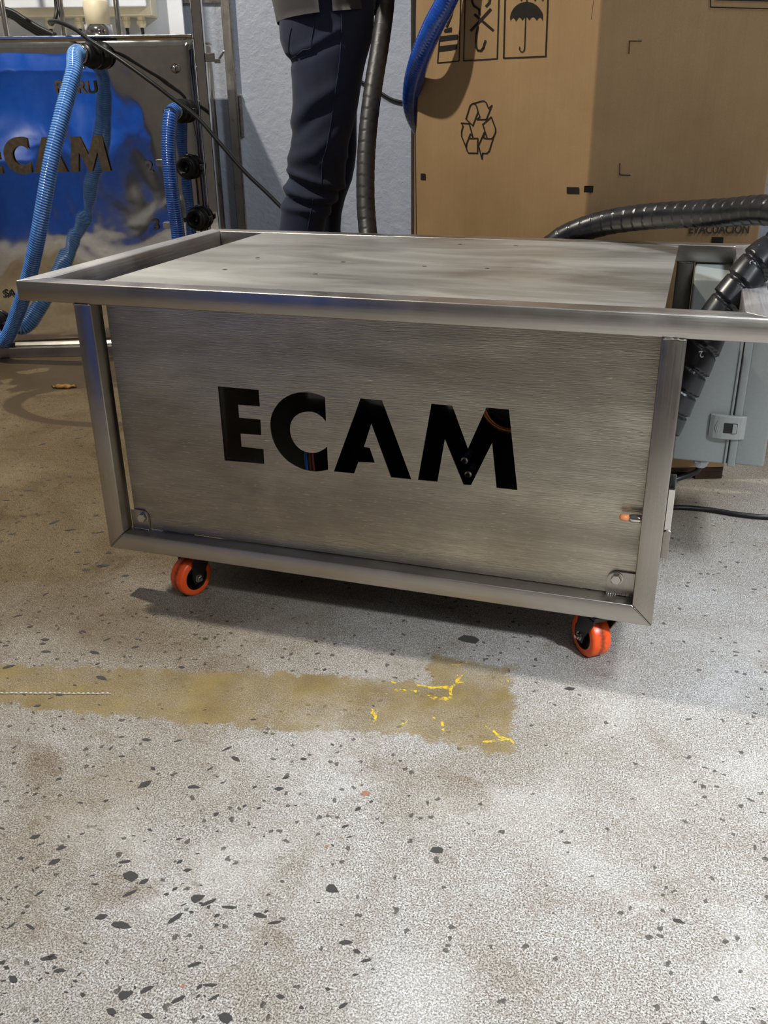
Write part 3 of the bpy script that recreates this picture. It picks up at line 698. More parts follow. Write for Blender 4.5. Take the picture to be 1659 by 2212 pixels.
def umb(bm):
    ribbon(bm, [Z(797, -240), Z(778, 520), Z(1155, 505), Z(1183, -240)], 2.6, fL, True)
    top = []
    for i in range(25):
        a = PI - PI * i / 24; top.append(Z(985 + 150 * math.cos(a), 175 - 158 * math.sin(a)))
    low = []
    xs = [1130, 1072, 1005, 945, 888, 835]; ys = [190, 183, 180, 182, 190, 190]
    for i in range(5):
        x0, x1, y0, y1 = xs[i], xs[i + 1], ys[i], ys[i + 1]
        for j in range(6):
            u = j / 6; low.append(Z(x0 + (x1 - x0) * u, y0 + (y1 - y0) * u - 34 * math.sin(PI * u)))
    low.append(Z(832, 195)); mid = [Vector(p) for p in top]
    # fill as a fan of strips between top arc and lower edge
    lowp = [Vector(p) for p in low][::-1]
    def interp(L, x):
        for a, b in zip(L, L[1:]):
            if a.x <= x <= b.x or a.x >= x >= b.x:
                return a.y + (b.y - a.y) * ((x - a.x) / (b.x - a.x) if abs(b.x - a.x) > 1e-6 else 0)
        return L[0].y if abs(x - L[0].x) < abs(x - L[-1].x) else L[-1].y
    xa, xb = Z(837, 0)[0], Z(1127, 0)[0]; n = 60
    for i in range(n):
        x0 = xa + (xb - xa) * i / n; x1 = xa + (xb - xa) * (i + 1) / n
        fillpoly(bm, [(x0, interp(mid, x0)), (x1, interp(mid, x1)), (x1, max(interp(lowp, x1), interp(mid, x1) + .2)), (x0, max(interp(lowp, x0), interp(mid, x0) + .2))], fL)
    ribbon(bm, [Z(976, 130), Z(966, 430), Z(960, 455), Z(945, 467), Z(928, 460), Z(920, 440), Z(922, 420)], 1.9, fL)
    ribbon(bm, [Z(985, 20), Z(987, -15)], 1.6, fL)
    for x in (935, 1058, 1125): ribbon(bm, [Z(x, 4), Z(x + 18, -50)], 2.4, fL)
printed('umbrella_symbol', umb, 'black keep-dry umbrella in a frame')
def hook(bm):
    ribbon(bm, [Z(440, -240), Z(420, 545), Z(720, 525), Z(742, -240)], 2.3, fL, True)
    ribbon(bm, [Z(490, -30), Z(498, 20), Z(515, 55), Z(560, 85), Z(562, 130)], 4.2, fL)
    ribbon(bm, [Z(655, -20), Z(650, 25), Z(622, 55)], 4.5, fL)
    ribbon(bm, [Z(522, 132), Z(680, 268)], 5.4, fL); ribbon(bm, [Z(660, 84), Z(488, 272)], 5.4, fL)
    ribbon(bm, [Z(547, 240), Z(535, 300), Z(530, 370), Z(532, 425), Z(548, 452), Z(575, 455), Z(595, 430), Z(615, 365)], 4.2, fL)
printed('hook_symbol', hook, 'black crossed-out hand hook in a frame')
def base_sym(bm):
    ribbon(bm, [Z(250, -240), Z(186, 563), Z(380, 547), Z(398, -240)], 2.0, fL, True)
    fillpoly(bm, [Z(208, 325), Z(370, 308), Z(368, 350), Z(204, 370)], fL); fillpoly(bm, [Z(200, 413), Z(364, 396), Z(362, 440), Z(199, 462)], fL)
    fillpoly(bm, [Z(248, 262), Z(314, 242), Z(312, 284), Z(244, 290)], fL); ribbon(bm, [Z(318, 100), Z(300, 160), Z(268, 240)], 4, fL)
printed('stacking_symbol', base_sym)
Zr = lambda x, y: (960 + x / 10.369, 200 + y / 10.369)
def recyc(bm):
    for Ls, cl in (([(480, 590), (560, 330), (580, 285), (610, 255), (640, 245), (685, 255), (715, 300), (750, 430), (635, 740)], True),
                   ([(640, 243), (850, 185), (890, 188), (930, 220), (985, 355), (1062, 285), (935, 598), (725, 600), (790, 540), (750, 430)], False),
                   ([(375, 682), (550, 690), (632, 990), (577, 925), (545, 1010), (495, 1140), (485, 1230)], False),
                   ([(375, 685), (415, 745), (380, 870), (382, 980), (480, 1220), (505, 1300), (535, 1352), (735, 1355), (745, 1022), (555, 1022)], False),
                   ([(1045, 545), (855, 712), (945, 1000)], False), ([(1045, 545), (1140, 800), (1142, 880), (1100, 985), (1060, 1030), (1000, 1030), (875, 1018), (890, 890), (758, 1185), (838, 1485), (852, 1355), (945, 1360), (1000, 1310), (1095, 1000)], False)):
        ribbon(bm, [Zr(*p) for p in Ls], 2.4, fL, cl)
printed('recycling_symbol', recyc, 'black outline recycling arrows')
printed('corner_mark', lambda bm: ribbon(bm, [(1358.5, 116), (1359.5, 89), (1386, 89)], 1.9, fR))
printed('corner_mark', lambda bm: ribbon(bm, [(1339, 353), (1338.5, 378), (1361, 378.5)], 1.9, fR))
printed('header_frame', lambda bm: (ribbon(bm, [(1534, -60), (1535, 15.5), (1700, 20)], 2.6, fR), ribbon(bm, [(1546, -60), (1548, -1), (1700, 3)], 3.4, fR)))
printed('print_square', lambda bm: fillpoly(bm, [(1224, 404), (1250.5, 404.5), (1250.5, 418.5), (1224, 418)], fL))
printed('print_square', lambda bm: fillpoly(bm, [(1262, 401.5), (1282, 401.5), (1281, 416), (1261, 415.5)], fR))
printed('print_square', lambda bm: fillpoly(bm, [(908.5, 374.5), (919, 375), (919, 388.5), (908.5, 388)], fL))
printed('print_square', lambda bm: fillpoly(bm, [(1538, 512), (1563, 512.5), (1562, 528), (1537, 528)], fR))
a = fR(1487, 504); b = fR(1617, 504)
o = text('EVACUACION', .024, a, b - a, (0, 0, 1), 'writing', 'print_black', cbox, bold=.0004)
bb = [v.co for v in o.data.vertices]; Ln = max((v - a).dot((b - a).normalized()) for v in bb); s_ = (b - a).length / Ln
dd = (b - a).normalized()
zmax = max((v - a).z for v in bb); sz = .0155 / zmax
for v in o.data.vertices:
    r = v.co - a; al = r.dot(dd); zz = r.z; rest = r - dd * al - Vector((0, 0, zz)); v.co = a + dd * al * s_ + Vector((0, 0, zz * sz)) + rest
# score line next to the fold
printed('print_line', lambda bm: ribbon(bm, [(1282.5, 0), (1277, 42)], 1.0, fR))
# pallet under the box: boards and blocks
pal = thing('pallet', 'low dark wooden pallet under the tall cardboard box', 'pallet', (ctr.x, ctr.y, 0))
mp = Matrix(((dE.x, -dE.y, 0, E_.x), (dE.y, dE.x, 0, E_.y), (0, 0, 1, 0), (0, 0, 0, 1)))
bwid = (Rr - E_).length
for i in range(6):
    pobj('board', bx((-.30, .006 + i * .125, .016), (bwid + .004 - random.random() * .004, .100 + i * .125, .0285), .001, mp), 'dark_wood', pal)
for i in range(3):
    pobj('runner', bx((-.28 + i * (bwid + .22) / 2, .006, 0), (-.22 + i * (bwid + .22) / 2, .72, .0158), .001, mp), 'dark_wood', pal)

# ================================================================== BLUE FEED HOSE BY THE BOX AND THE WALL CABLE
def ribbed(r0, pitch, amp):
    return lambda s, th, u: r0 * (1 + amp * (abs(math.sin(PI * (s / pitch + th / (2 * PI)))) - .5))
P = [atd(1046, -240, 1.76) + Vector((.16, .10, 1.4)), atd(1046, -240, 1.76) + Vector((.12, .05, .7)), atd(1046, -240, 1.76) + Vector((.05, .01, .2)), atd(1046, -240, 1.76), atd(1004, -100, 1.80), atd(965, 0, 1.84), atd(934, 60, 1.87), atd(906, 130, 1.93), atd(892, 190, 2.03), atd(893, 240, 2.14), atd(915, 285, 2.27), atd(950, 330, 2.36), atd(990, 400, 2.46)]
P.append(Vector((.34, 1.72, .05))); P.append(Vector((.40, 1.78, .022))); P.append(Vector((.55, 1.84, .022)))
tag(obj('blue_hose', sweep(P, ribbed(.0218, .006, .035), ds=.0018, seg=28), 'hose_blue3', None, True), 'smooth dark blue hose curving down in front of the cardboard box edge', 'hose')
wp = lambda x, y, o=.02: on(x, y, WB + WN * o, WN)
cable([wp(640, 60, .01), wp(740, 150, .008), wp(818, 198, .008), wp(845, 214, .008), wp(872, 221, .008), wp(930, 228, .008), wp(1010, 222, .008)], .0058, 'short black cable sagging on the wall between dark hose and blue hose', m='black_rubber')

# ================================================================== MIRROR POLISHED TANK
TN = Vector(WN)
def tp(x, y, o=0.0): return on(x, y, T0 + WN * o, WN)
def tl(p): q = p - T0; return q.dot(UX), q.z
tank = thing('water_tank', 'mirror-polished stainless steel tank with lettering and black couplings at left', 'tank', tk(-.6, -.22, 0))
mt = Matrix(((UX.x, -WN.x, 0, T0.x), (UX.y, -WN.y, 0, T0.y), (0, 0, 1, 0), (0, 0, 0, 1)))       # local x along, y into the wall, z up
def tbx(name, a, b, m, bev=0.0, par=None, sm=False): return pobj(name, bx(a, b, bev, mt), m, par or tank, sm)
TL = -1.55
# front skin, softly dished, rounded upper corner rolled in
nx, nz_ = 90, 70; vs = []; fs = []
for j in range(nz_ + 1):
    for i in range(nx + 1):
        u = TL + (0 - TL) * i / nx; z = .034 + (.950 - .034) * j / nz_
        e = min(u - TL, -u, .95 - z, z - .034); roll = .0
        if e < .03: roll = .010 * (1 - math.sqrt(max(0, 1 - (1 - e / .03) ** 2)))
        dish = .004 * math.sin(u * 5.1 + .6) * math.sin(z * 4.4) + .0028 * noise.noise(Vector((u * 2.6, z * 2.6, 3.1)))
        vs.append(tk(u, -roll + dish * min(1, e / .08), z))
for j in range(nz_):
    for i in range(nx):
        a = j * (nx + 1) + i; fs.append((a, a + 1, a + nx + 2, a + nx + 1))
skin = pobj('front_skin', (vs, fs), 'mirror', tank, True)
tbx('tank_body', (TL, .012, .034), (-.002, .44, .949), 'mirror', .004)
tbx('top_rim', (TL, -.002, .9505), (0.0, .45, .958), 'chrome', .002)
tbx('bottom_bar', (TL, -.016, .0), (.0, .024, .033), 'steel_x', .002)
tbx('corner_post', (.003, .0, .0), (.034, .032, 1.75), 'mirror', .003)
for i, px_ in enumerate((12, 137, 257)):
    a = tp(px_, 60, -.10); u, _ = tl(a)
    bm = bmesh.new(); lathe(bm, [(.9585, .0085), (1.70, .0085)], mt @ Vector((u, .10, 0)), (0, 0, 1), 20)
    pobj('guide_rod', bm, 'chrome', tank, True)
pobj('rod_crossbar', bx((TL, .09, 1.701), (.0, .11, 1.72), .003, mt), 'steel_x', tank)
a = tl(tp(213, 60, -.16)); zc = .9585; r_ = .043
pobj('filter_collar', lat([(0, r_), (.038, r_), (.038, r_ - .004)], mt @ Vector((a[0], .16, zc)), (0, 0, 1), 40), 'chrome', tank, True)
pobj('filter_cup', lat([(.0385, r_ - .006), (.10, r_ - .004), (.104, r_ - .008)], mt @ Vector((a[0], .16, zc)), (0, 0, 1), 40), 'cream', tank, True)
# lettering on the tank: the same four letters, smaller, and the word above them
lx = [v[0] for L in LET for v in L]; lz = [v[1] for L in LET for v in L]
def tank_letters():
    c0 = tl(tp(10, 335)); m1 = tl(tp(236, 335)); z0 = tl(tp(60, 375))[1]; z1 = tl(tp(60, 297))[1]
    xc = min(v[0] for v in LET[1]); xm = max(v[0] for v in LET[3]); k = (m1[0] - c0[0]) / (xm - xc)
    zlo, zhi = min(v[1] for v in LET[0]), max(v[1] for v in LET[0])
    for L in LET:
        pl = [(c0[0] + (x - xc) * k, z0 + (z - zlo) / (zhi - zlo) * (z1 - z0)) for x, z in L]
        sheet(pl, [], .0015, lambda u, v, d: tk(u, .0085 + d, v), 'letter', 'letter_steel', tank)
tank_letters()
for ch, px_ in (('P', 119), ('E', 143), ('R', 166), ('U', 187)):
    p = tp(px_, 201, .008); text(ch, .048, p, UX, (0, 0, 1), 'small_letter', 'letter_steel', tank, bold=.0012, ex=.0006)
p = tp(329, 497, .007); text('3', .048, p, UX, (0, 0, 1), 'number', 'print_black', tank, bold=.0012)
p = tp(315, 372, .007); text('2', .046, p, UX, (0, 0, 1), 'number', 'chrome', tank, bold=.0014, ex=.0006)
p = tp(7, 643, .007); text('SA', .034, p, UX, (0, 0, 1), 'writing', 'print_black', tank, bold=.0008)
for px_, py_ in ((345, 352), (360, 487)):
    u, z = tl(tp(px_, py_, .008)); pobj('name_plate', bx((u - .012, -.0085, z - .009), (u + .012, -.006, z + .009), .0005, mt), 'galv', tank)
u, z = tl(tp(380, 148)); pobj('top_knob', lat([(0, .014), (.010, .014), (.012, .006), (.022, .006), (.024, .010), (.032, .008)], tk(u, .0, z), WN, 20), 'chrome', tank, True)
# toggle clamp to the right of the corner post
u, z = tl(tp(455, 124)); bm = bmesh.new(); box(bm, (.0345, .002, z - .012), (.062, .012, z + .012), .001); box(bm, (.060, .000, z - .016), (.078, .010, z - .004), .001); pobj('toggle_clamp', bm, 'chrome', tank).data.transform(mt)
bm = bmesh.new(); a, b = mt @ Vector((.070, .004, z - .010)), mt @ Vector((.094, .002, z + .020)); pobj('clamp_lever', sweep([a, (a + b) / 2, b], .0035, ds=.004, seg=10), 'chrome', tank, True)
# couplings with hose tails
def coupling(px_, py_, dirx, ln, rr, open_=False, nm='coupling'):
    u, z = tl(tp(px_, py_, .05)); base = tk(u + .012, .002, z); d = (WN + UX * dirx).normalized()
    bm = bmesh.new()
    lathe(bm, [(0, rr * 1.25), (.014, rr * 1.25), (.015, rr), (ln * .45, rr), (ln * .46, rr * 1.22), (ln * .62, rr * 1.26), (ln * .64, rr * 1.05), (ln * .9, rr * 1.05), (ln, rr * .92)] + ([(ln, rr * .62), (ln * .5, rr * .58)] if open_ else []), base, d, 28)
    o = pobj(nm, bm, 'black_plastic', tank, True)
    for s in (-1, 1):
        lv = base + d * ln * .5 + UX * s * rr * 1.35
        pobj('cam_lever', bx((-.005, -.016, -.008), (.005, .020, .008), .002, Matrix.Translation(lv) @ mt.to_3x3().to_4x4()), 'black_plastic', o)
    return base + d * ln, d, o
e1, d1, k1 = coupling(206, 118, -.55, .085, .030)
e2, d2, k2 = coupling(392, 240, -.35, .070, .027)
coupling(404, 362, -.35, .060, .029, True); coupling(424, 474, -.25, .065, .029, True)
e4, d4, k4 = coupling(-30, 705, .15, .060, .028)
u, z = tl(tp(30, 700, .03)); 
def clamp(par, p, d, r, side):
    bm = bmesh.new(); lathe(bm, [(0, r), (0, r + .0022), (.011, r + .0022), (.011, r)], p, d, 32, False); o = pobj('hose_clamp', bm, 'chrome', par, True)
    o.location = Vector()
    q = p + side * (r + .008)
    b2 = bmesh.new(); lathe(b2, [(-.012, .0045), (.012, .0045)], q, Vector((0, 0, 1)).cross(side) + side * .4, 10); lathe(b2, [(0, .003), (.030, .003), (.031, .005), (.035, .005)], q, side * .3 + Vector((0, 0, -1)), 10)
    pobj('clamp_bolt', b2, 'chrome', par)
# grandchildren keep world metres too
clamp(k1, e1 + d1 * .004, d1, .0235, -UX); clamp(k2, e2 + d2 * .004, d2, .0215, -UX)

# hoses that leave the tank
def tw(x, y, o): return tp(x, y, o)
P1 = [e1 - d1 * .012, e1 + d1 * .030, tw(160, 152, .165), tw(147, 200, .205), tw(131, 260, .245), tw(112, 340, .275), tw(96, 430, .285), tw(80, 520, .275), tw(62, 600, .225), tw(40, 670, .160), tw(10, 735, .10), tw(-20, 770, .072)]
P1 = P1[:-1] + [e4 + d4 * .02]
def stripe(pitch, duty): return lambda s, th: 1 if abs(((s / pitch + th / (2 * PI)) % 1.0) - .5) < duty else 0
h1 = obj('blue_hose', sweep(P1, ribbed(.0215, .0072, .13), ds=.0012, seg=26, mf=stripe(.0072, .22)), 'hose_blue', None, True); h1.data.materials.append(M['hose_rib'])
tag(h1, 'bright blue ribbed hose hanging in a long bow from the tank upper coupling', 'hose')
P2 = [e2 - d2 * .012, e2 + d2 * .022, tw(367, 262, .115), tw(364, 320, .13), tw(368, 380, .135), tw(375, 440, .13), tw(384, 500, .12), tw(392, 580, .11), tw(398, 680, .11)]
u, z = tl(tw(398, 680, .11)); P2 += [tk(u + .01, .13, .08), tk(u - .04, .16, .026), tk(u - .14, .20, .024)]
h2 = obj('blue_hose', sweep(P2, ribbed(.0205, .0066, .11), ds=.0013, seg=26, mf=stripe(.0066, .20)), 'hose_blue2', None, True); h2.data.materials.append(M['hose_rib2'])
tag(h2, 'deep blue ribbed hose dropping straight from the tank coupling beside the corner post', 'hose')
# long black cable from behind the tank across to the person
cable([tw(128, -60, -.12), tw(121, -10, -.12), tw(122, 30, -.11), tw(112, 52, -.08), tw(107, 46, -.04), tw(124, 47, .01), tw(160, 62, .05), tw(196, 88, .09), tw(250, 122, .12), tw(320, 172, .14), tw(380, 218, .15), tw(430, 258, .16), tw(480, 315, .18), tw(530, 372, .20), tw(575, 415, .22), tw(612, 452, .24), tw(650, 490, .26), tw(700, 560, .26)] + [Vector((-.02, 1.42, .20)), Vector((.02, 1.46, .008)), Vector((.10, 1.50, .0065))], .0060, 'long black cable slanting from tank top down behind the jeans')

# control box, white panel and glands above the tank
pan = tag(obj('white_panel', bx((-1.15, .555, .70), (-.105, .575, 1.60), .001, mt), 'white_board'), 'plain white panel on the wall above the tank', 'panel')
cbx = thing('control_box', 'cream control box with cable glands underneath, above the tank', 'box', tk(-.62, -.48, 1.02))
u0, zz0 = tl(tp(20, 28, -.44)); u1, zz1 = tl(tp(340, 22, -.44))
pobj('box_body', bx((u0 - .3, .44, zz0 - .012), (u1 - .02, .553, 1.40), .003, mt), 'cream', cbx)
pobj('box_door', bx((u0 - .3, .41, zz0 + .012), (u1 - .03, .438, 1.40), .003, mt), 'white_board', cbx)
for i, px_ in enumerate((104, 168, 270, 303)):
    u, z = tl(tp(px_, 30, -.49)); z = zz0 - .012; g0 = mt @ Vector((u, .495, z))
    bm = bmesh.new(); lathe(bm, [(0, .014), (.012, .014), (.0125, .0165), (.022, .0165)], g0, (0, 0, -1), 8); lathe(bm, [(.022, .0155), (.033, .010)], g0, (0, 0, -1), 20)
    gl = pobj('cable_gland', bm, 'cream', cbx)
    sag = (-.03, .03, -.035, -.03)[i]
    pobj('lead', sweep([g0 + Vector((0, 0, -.03)), g0 + Vector((0, 0, -.055)), g0 + UX * sag * .6 + Vector((0, 0, -.095)), g0 + UX * sag * 1.6 + WN * .00 + Vector((0, 0, -.150))], .0055, ds=.006, seg=10), 'black_rubber', gl, True)
dk = thing('dark_cabinet', 'dark grey cabinet standing behind the tank at far left', 'cabinet', tk(-1.32, -.52, 0))
pobj('cabinet_body', bx((-1.60, .46, .0), (-1.165, .60, 1.10), .003, mt), simple('dark_grey_paint', (70, 72, 76), .6), dk)
pobj('cabinet_top', bx((-1.61, .452, 1.1005), (-1.155, .60, 1.115), .002, mt), simple('mid_grey_paint', (96, 98, 102), .6), dk)
for i in range(4):
    o = i * .012
    cb_ = cable([tw(-40, 10 + i * 5, -.30 - o), tw(20, 22 + i * 4, -.30 - o), tw(55, 42 + i * 5, -.29 - o), tw(90, 62 + i * 5, -.28 - o), tw(125, 78 + i * 4, -.27 - o)], .0075, 'black cable drooping behind the tank top, ' + ('uppermost', 'second from the top', 'third from the top', 'lowest')[i] + ' of the four')
    cb_['group'] = 'black cables bundled behind the tank top'

# wall profile to the right of the tank
prof = thing('wall_profile', 'upright steel profile strip fixed on the wall right of the tank', 'profile', (on(505, 300, WB + WN * .02, WN) * 1).to_tuple())
a0 = on(476, 0, WB + WN * .02, WN); ul = lambda p: (p - WB).dot(UX)
u_a = ul(on(478, 30, WB + WN * .03, WN)); u_b = ul(on(500, 30, WB + WN * .03, WN))
def wbx(name, a, b, m, par, bev=0.0): return pobj(name, bx(a, b, bev, rotw), m, par)
wbx('channel', (u_a, -.030, .0), (u_b - .006, -.0005, 1.6), 'steel_z', prof, .001)
wbx('highlight_strip', (u_b - .0058, -.034, .0), (u_b, -.0005, 1.6), 'chrome', prof, .0008)  # added bright strip, draws the highlight along the profile's right edge
z1_ = on(508, 205, WB + WN * .01, WN).z; z0_ = on(512, 295, WB + WN * .01, WN).z
wbx('handle_strip', (u_b + .004, -.022, z0_), (u_b + .014, -.0005, z1_), 'galv', prof, .001)
zz = on(420, 3, WB + WN * .02, WN); wbx('cross_strip', (ul(on(372, 3, WB + WN * .02, WN)), -.014, zz.z - .004), (u_a - .001, -.0005, zz.z + .010), 'galv', prof)

# ================================================================== PERSON
per = thing('person', 'person in dark navy jeans and charcoal shirt standing behind the cart', 'person', (0.0, 1.12, 0))
FD = Vector((.949, .316, 0)).normalized(); SD = Vector((.316, -.949, 0)).normalized(); PO = atd(700, 30, 2.2); PO.z = 0; PO -= SD * .03
PN = SD
def pp(x, y, o=0.0):                      # silhouettes measured on the person's median plane
    q = on(x, y, PO + SD * o, SD); r = q - PO; return r.dot(FD), q.z
def P3(f, s, z): return PO + FD * f + SD * s + Vector((0, 0, z))
# near leg outline (y, back x, front x)
NL = [(-60, 607, 812), (0, 604, 809), (30, 602, 808), (60, 602, 806), (90, 605, 802), (112, 613, 797), (128, 622, 793), (142, 626, 790), (169, 630, 785), (226, 632, 774), (271, 633, 765), (316, 630, 755), (347, 626, 749), (371, 625, 748), (389, 621, 747), (422, 612, 735), (446, 607, 720), (470, 605, 707), (497, 603, 703)]
rings = []
for y, a, b in NL:
    so = .085
    fa, z = pp(a, y, so); fb, _ = pp(b, y, so); rings.append((fa, fb, z))
last = rings[-1]; fa, fb, z = last
for dz, sh, wdt in ((.08, -.012, .118), (.18, -.022, .108), (.28, -.024, .104), (.36, -.02, .108), (z - .062, -.018, .112)):
    c = (fa + fb) / 2 + sh; rings.append((c - wdt / 2, c + wdt / 2, z - dz))
bm = bmesh.new()
def loft(bm, R, s0f, hwf, seg=36, ex=2.3):
    rr = []
    for (fa, fb, z) in R:
        c = (fa + fb) / 2; h = (fb - fa) / 2; s0 = s0f(z); hw = hwf(z); ring = []
        for i in range(seg):
            a = 2 * PI * i / seg; ca, sa = math.cos(a), math.sin(a)
            ring.append(bm.verts.new(P3(c + h * math.copysign(abs(ca) ** (2 / ex), ca), s0 + hw * math.copysign(abs(sa) ** (2 / ex), sa), z)))
        rr.append(ring)
    for a, b in zip(rr, rr[1:]):
        for i in range(seg): bm.faces.new((a[i], a[(i + 1) % seg], b[(i + 1) % seg], b[i]))
    bm.faces.new(rr[0][::-1]); bm.faces.new(rr[-1])
def lerp_tab(T, z):
    T = sorted(T)
    if z <= T[0][0]: return T[0][1]
    for (a, va), (b, vb) in zip(T, T[1:]):
        if a <= z <= b: return va + (vb - va) * (z - a) / (b - a)
    return T[-1][1]
loft(bm, rings, lambda z: lerp_tab([(0, .095), (.75, .088), (1.0, .08)], z), lambda z: lerp_tab([(0, .058), (.45, .062), (.6, .070), (.8, .088), (1.0, .092)], z))
far_r = []
for (fa, fb, z) in rings:
    if z > .74: far_r.append((fa + .004, fb - .006, z))
tab = [(316, 640, 770), (340, 645, 768), (362, 650, 766), (392, 655, 761), (428, 660, 746), (461, 655, 739), (497, 650, 737)]
for y, a, b in tab:
    fa, z = pp(a, y, -.085); fb, _ = pp(b, y, -.085); far_r.append((fa, fb, z))
fa, fb, z = far_r[-1]
for dz, sh, wdt in ((.08, .004, .120), (.18, .004, .110), (.28, .0, .104), (z - .062, .0, .112)):
    c = (fa + fb) / 2 + sh; far_r.append((c - wdt / 2, c + wdt / 2, z - dz))
loft(bm, far_r, lambda z: lerp_tab([(0, -.095), (.75, -.085), (1.0, -.08)], z), lambda z: lerp_tab([(0, .056), (.45, .062), (.8, .085), (1.0, .09)], z))
def remesh(bm, name, vox, m, par, it=2, disp=None):
    me = bpy.data.meshes.new(name); bmesh.ops.recalc_face_normals(bm, faces=bm.faces); bm.to_mesh(me); bm.free()
    o = bpy.data.objects.new(name, me); C.objects.link(o); md = o.modifiers.new('r', 'REMESH'); md.mode = 'VOXEL'; md.voxel_size = vox
    s = o.modifiers.new('s', 'SMOOTH'); s.iterations = it; s.factor = .6
    bpy.context.view_layer.update(); nm = bpy.data.meshes.new_from_object(o.evaluated_get(bpy.context.evaluated_depsgraph_get()))
    bpy.data.objects.remove(o); b2 = bmesh.new(); b2.from_mesh(nm); bpy.data.meshes.remove(nm)
    if disp:
        b2.normal_update()
        for v in b2.verts: v.co += v.normal * disp(v.co)
    return pobj(name, b2, m, par, True)
def fold_line(P, w_, amp):
    """crease given in pixels on the near side"""
    Q = [pp(x, y, .13) for x, y in P]
    def f(fz):
        best = 9
        for (a, b) in zip(Q, Q[1:]):
            ax, az = a; bx_, bz = b; L2 = (bx_ - ax) ** 2 + (bz - az) ** 2; tt = max(0, min(1, ((fz[0] - ax) * (bx_ - ax) + (fz[1] - az) * (bz - az)) / L2))
            dx = fz[0] - ax - (bx_ - ax) * tt; dz = fz[1] - az - (bz - az) * tt; best = min(best, math.hypot(dx, dz))
        return amp * math.exp(-(best / w_) ** 2)
    return f
FL = [fold_line([(624, 133), (680, 112), (735, 82)], .011, -.007), fold_line([(640, 122), (690, 98), (735, 70)], .012, .006), fold_line([(635, 265), (670, 225), (730, 190)], .018, .006),
      fold_line([(640, 290), (690, 245), (740, 210)], .014, -.005), fold_line([(630, 345), (680, 330), (735, 285)], .016, .006), fold_line([(626, 372), (690, 395), (745, 405)], .010, .008), fold_line([(624, 384), (680, 408), (740, 420)], .009, -.007),
      fold_line([(612, 408), (660, 425), (720, 430)], .009, .007), fold_line([(610, 425), (660, 440), (715, 446)], .008, -.006), fold_line([(608, 450), (660, 452), (710, 462)], .009, .005), fold_line([(700, 350), (735, 330), (750, 340)], .012, .004)]
def jdisp(co):
    r = co - PO; s = r.dot(SD); fz = (r.dot(FD), co.z); d = .004 * noise.noise(co * 9) + .0022 * noise.noise(Vector((co.x * 24, co.y * 24, co.z * 9)))
    if s > .03:
        k = min(1, (s - .03) / .04)
        d += k * sum(f(fz) for f in FL)
    return d
jeans = remesh(bm, 'jeans', .0055, 'denim', per, 3, jdisp)
# seams and back pocket lie on the cloth: project onto the jeans
bmj = bmesh.new(); bmj.from_mesh(jeans.data); bvh = BVHTree.FromBMesh(bmj)
def onj(x, y, lift=.0012):
    d = ray(x, y).normalized(); h = bvh.ray_cast(CAM, d); 
    return (h[0] + h[1] * lift) if h[0] is not None else None
def seam(name, P, r, m='denim_seam'):
    pts = catmull([Vector((a, b, 0)) for a, b in P], 3.0); Q = [onj(p.x, p.y) for p in pts]; Q = [q for q in Q if q is not None]
    if len(Q) > 3: pobj(name, sweep(Q, r, raw=True, seg=6), m, jeans, True)
seam('side_seam', [(737, 28), (738, 60), (736, 100), (731, 150), (727, 180), (720, 225), (714, 270), (706, 315), (697, 345), (695, 375), (694, 400)], .0011)
seam('side_seam', [(676, 430), (672, 455), (667, 480), (664, 500)], .0011)
seam('pocket_stitch', [(680, 32), (677, 60), (673, 88), (671, 104), (655, 108), (642, 118)], .0010)
seam('pocket_stitch', [(630, 60), (625, 85), (624, 110), (630, 125), (642, 119)], .0009)
bmj.free()
# shirt: torso shell with a side vent
hem = [(0, -.0)]
def shirt():
    bm = bmesh.new(); seg = 72; rows = []
    prof = [(.945, 597, 812), (.965, 594, 812)]
    fz0 = pp(592, 35, .12); fz1 = pp(808, 14, .12)
    zh = pp(600, 33, .12)[1]
    tab = [(zh, fz0[0] - .002, fz1[0] + .006), (zh + .06, fz0[0] - .016, fz1[0] + .010), (zh + .16, fz0[0] - .010, fz1[0] + .004), (zh + .30, fz0[0] - .012, fz1[0] - .006), (zh + .42, fz0[0] - .006, fz1[0] - .01), (zh + .50, fz0[0] + .03, fz1[0] - .04), (zh + .545, fz0[0] + .075, fz1[0] - .08)]
    hws = [.190, .185, .175, .195, .205, .16, .07]
    N_ = 40; tot = []
    for j in range(N_ + 1):
        z = zh + (tab[-1][0] - zh) * j / N_
        fa = lerp_tab([(q[0], q[1]) for q in tab], z); fb = lerp_tab([(q[0], q[2]) for q in tab], z); hw = lerp_tab([(q[0], h) for q, h in zip(tab, hws)], z)
        c = (fa + fb) / 2; h = (fb - fa) / 2; ring = []
        for i in range(seg):
            a = 2 * PI * (i + .5) / seg; ca, sa = math.cos(a), math.sin(a)
            w_ = .003 * noise.noise(Vector((ca * 2, sa * 2, z * 7)))
            dzh = (-.012 * (0 if sa < 0 else 1) * (1 if ca > .1 else 0)) if j == 0 else 0
            tilt = .012 * ca * max(0, 1 - j / 6)
            ring.append(bm.verts.new(P3(c + (h + w_) * math.copysign(abs(ca) ** .85, ca), (hw + w_) * math.copysign(abs(sa) ** .85, sa), z + tilt)))
        rows.append(ring)
    vent = [i for i in range(seg) if abs((i + 1.0) / seg * 360 - 87) < 3.6]
    for j in range(N_):
        for i in range(seg):
            if j < 3 and i in vent: continue
            bm.faces.new((rows[j][i], rows[j][(i + 1) % seg], rows[j + 1][(i + 1) % seg], rows[j + 1][i]))
    ex = bmesh.ops.solidify(bm, geom=bm.faces[:], thickness=.003)
    bmesh.ops.recalc_face_normals(bm, faces=bm.faces)
    return bm, zh, tab
bm, zh, tab = shirt(); sh = pobj('shirt', bm, 'shirt', per, True)
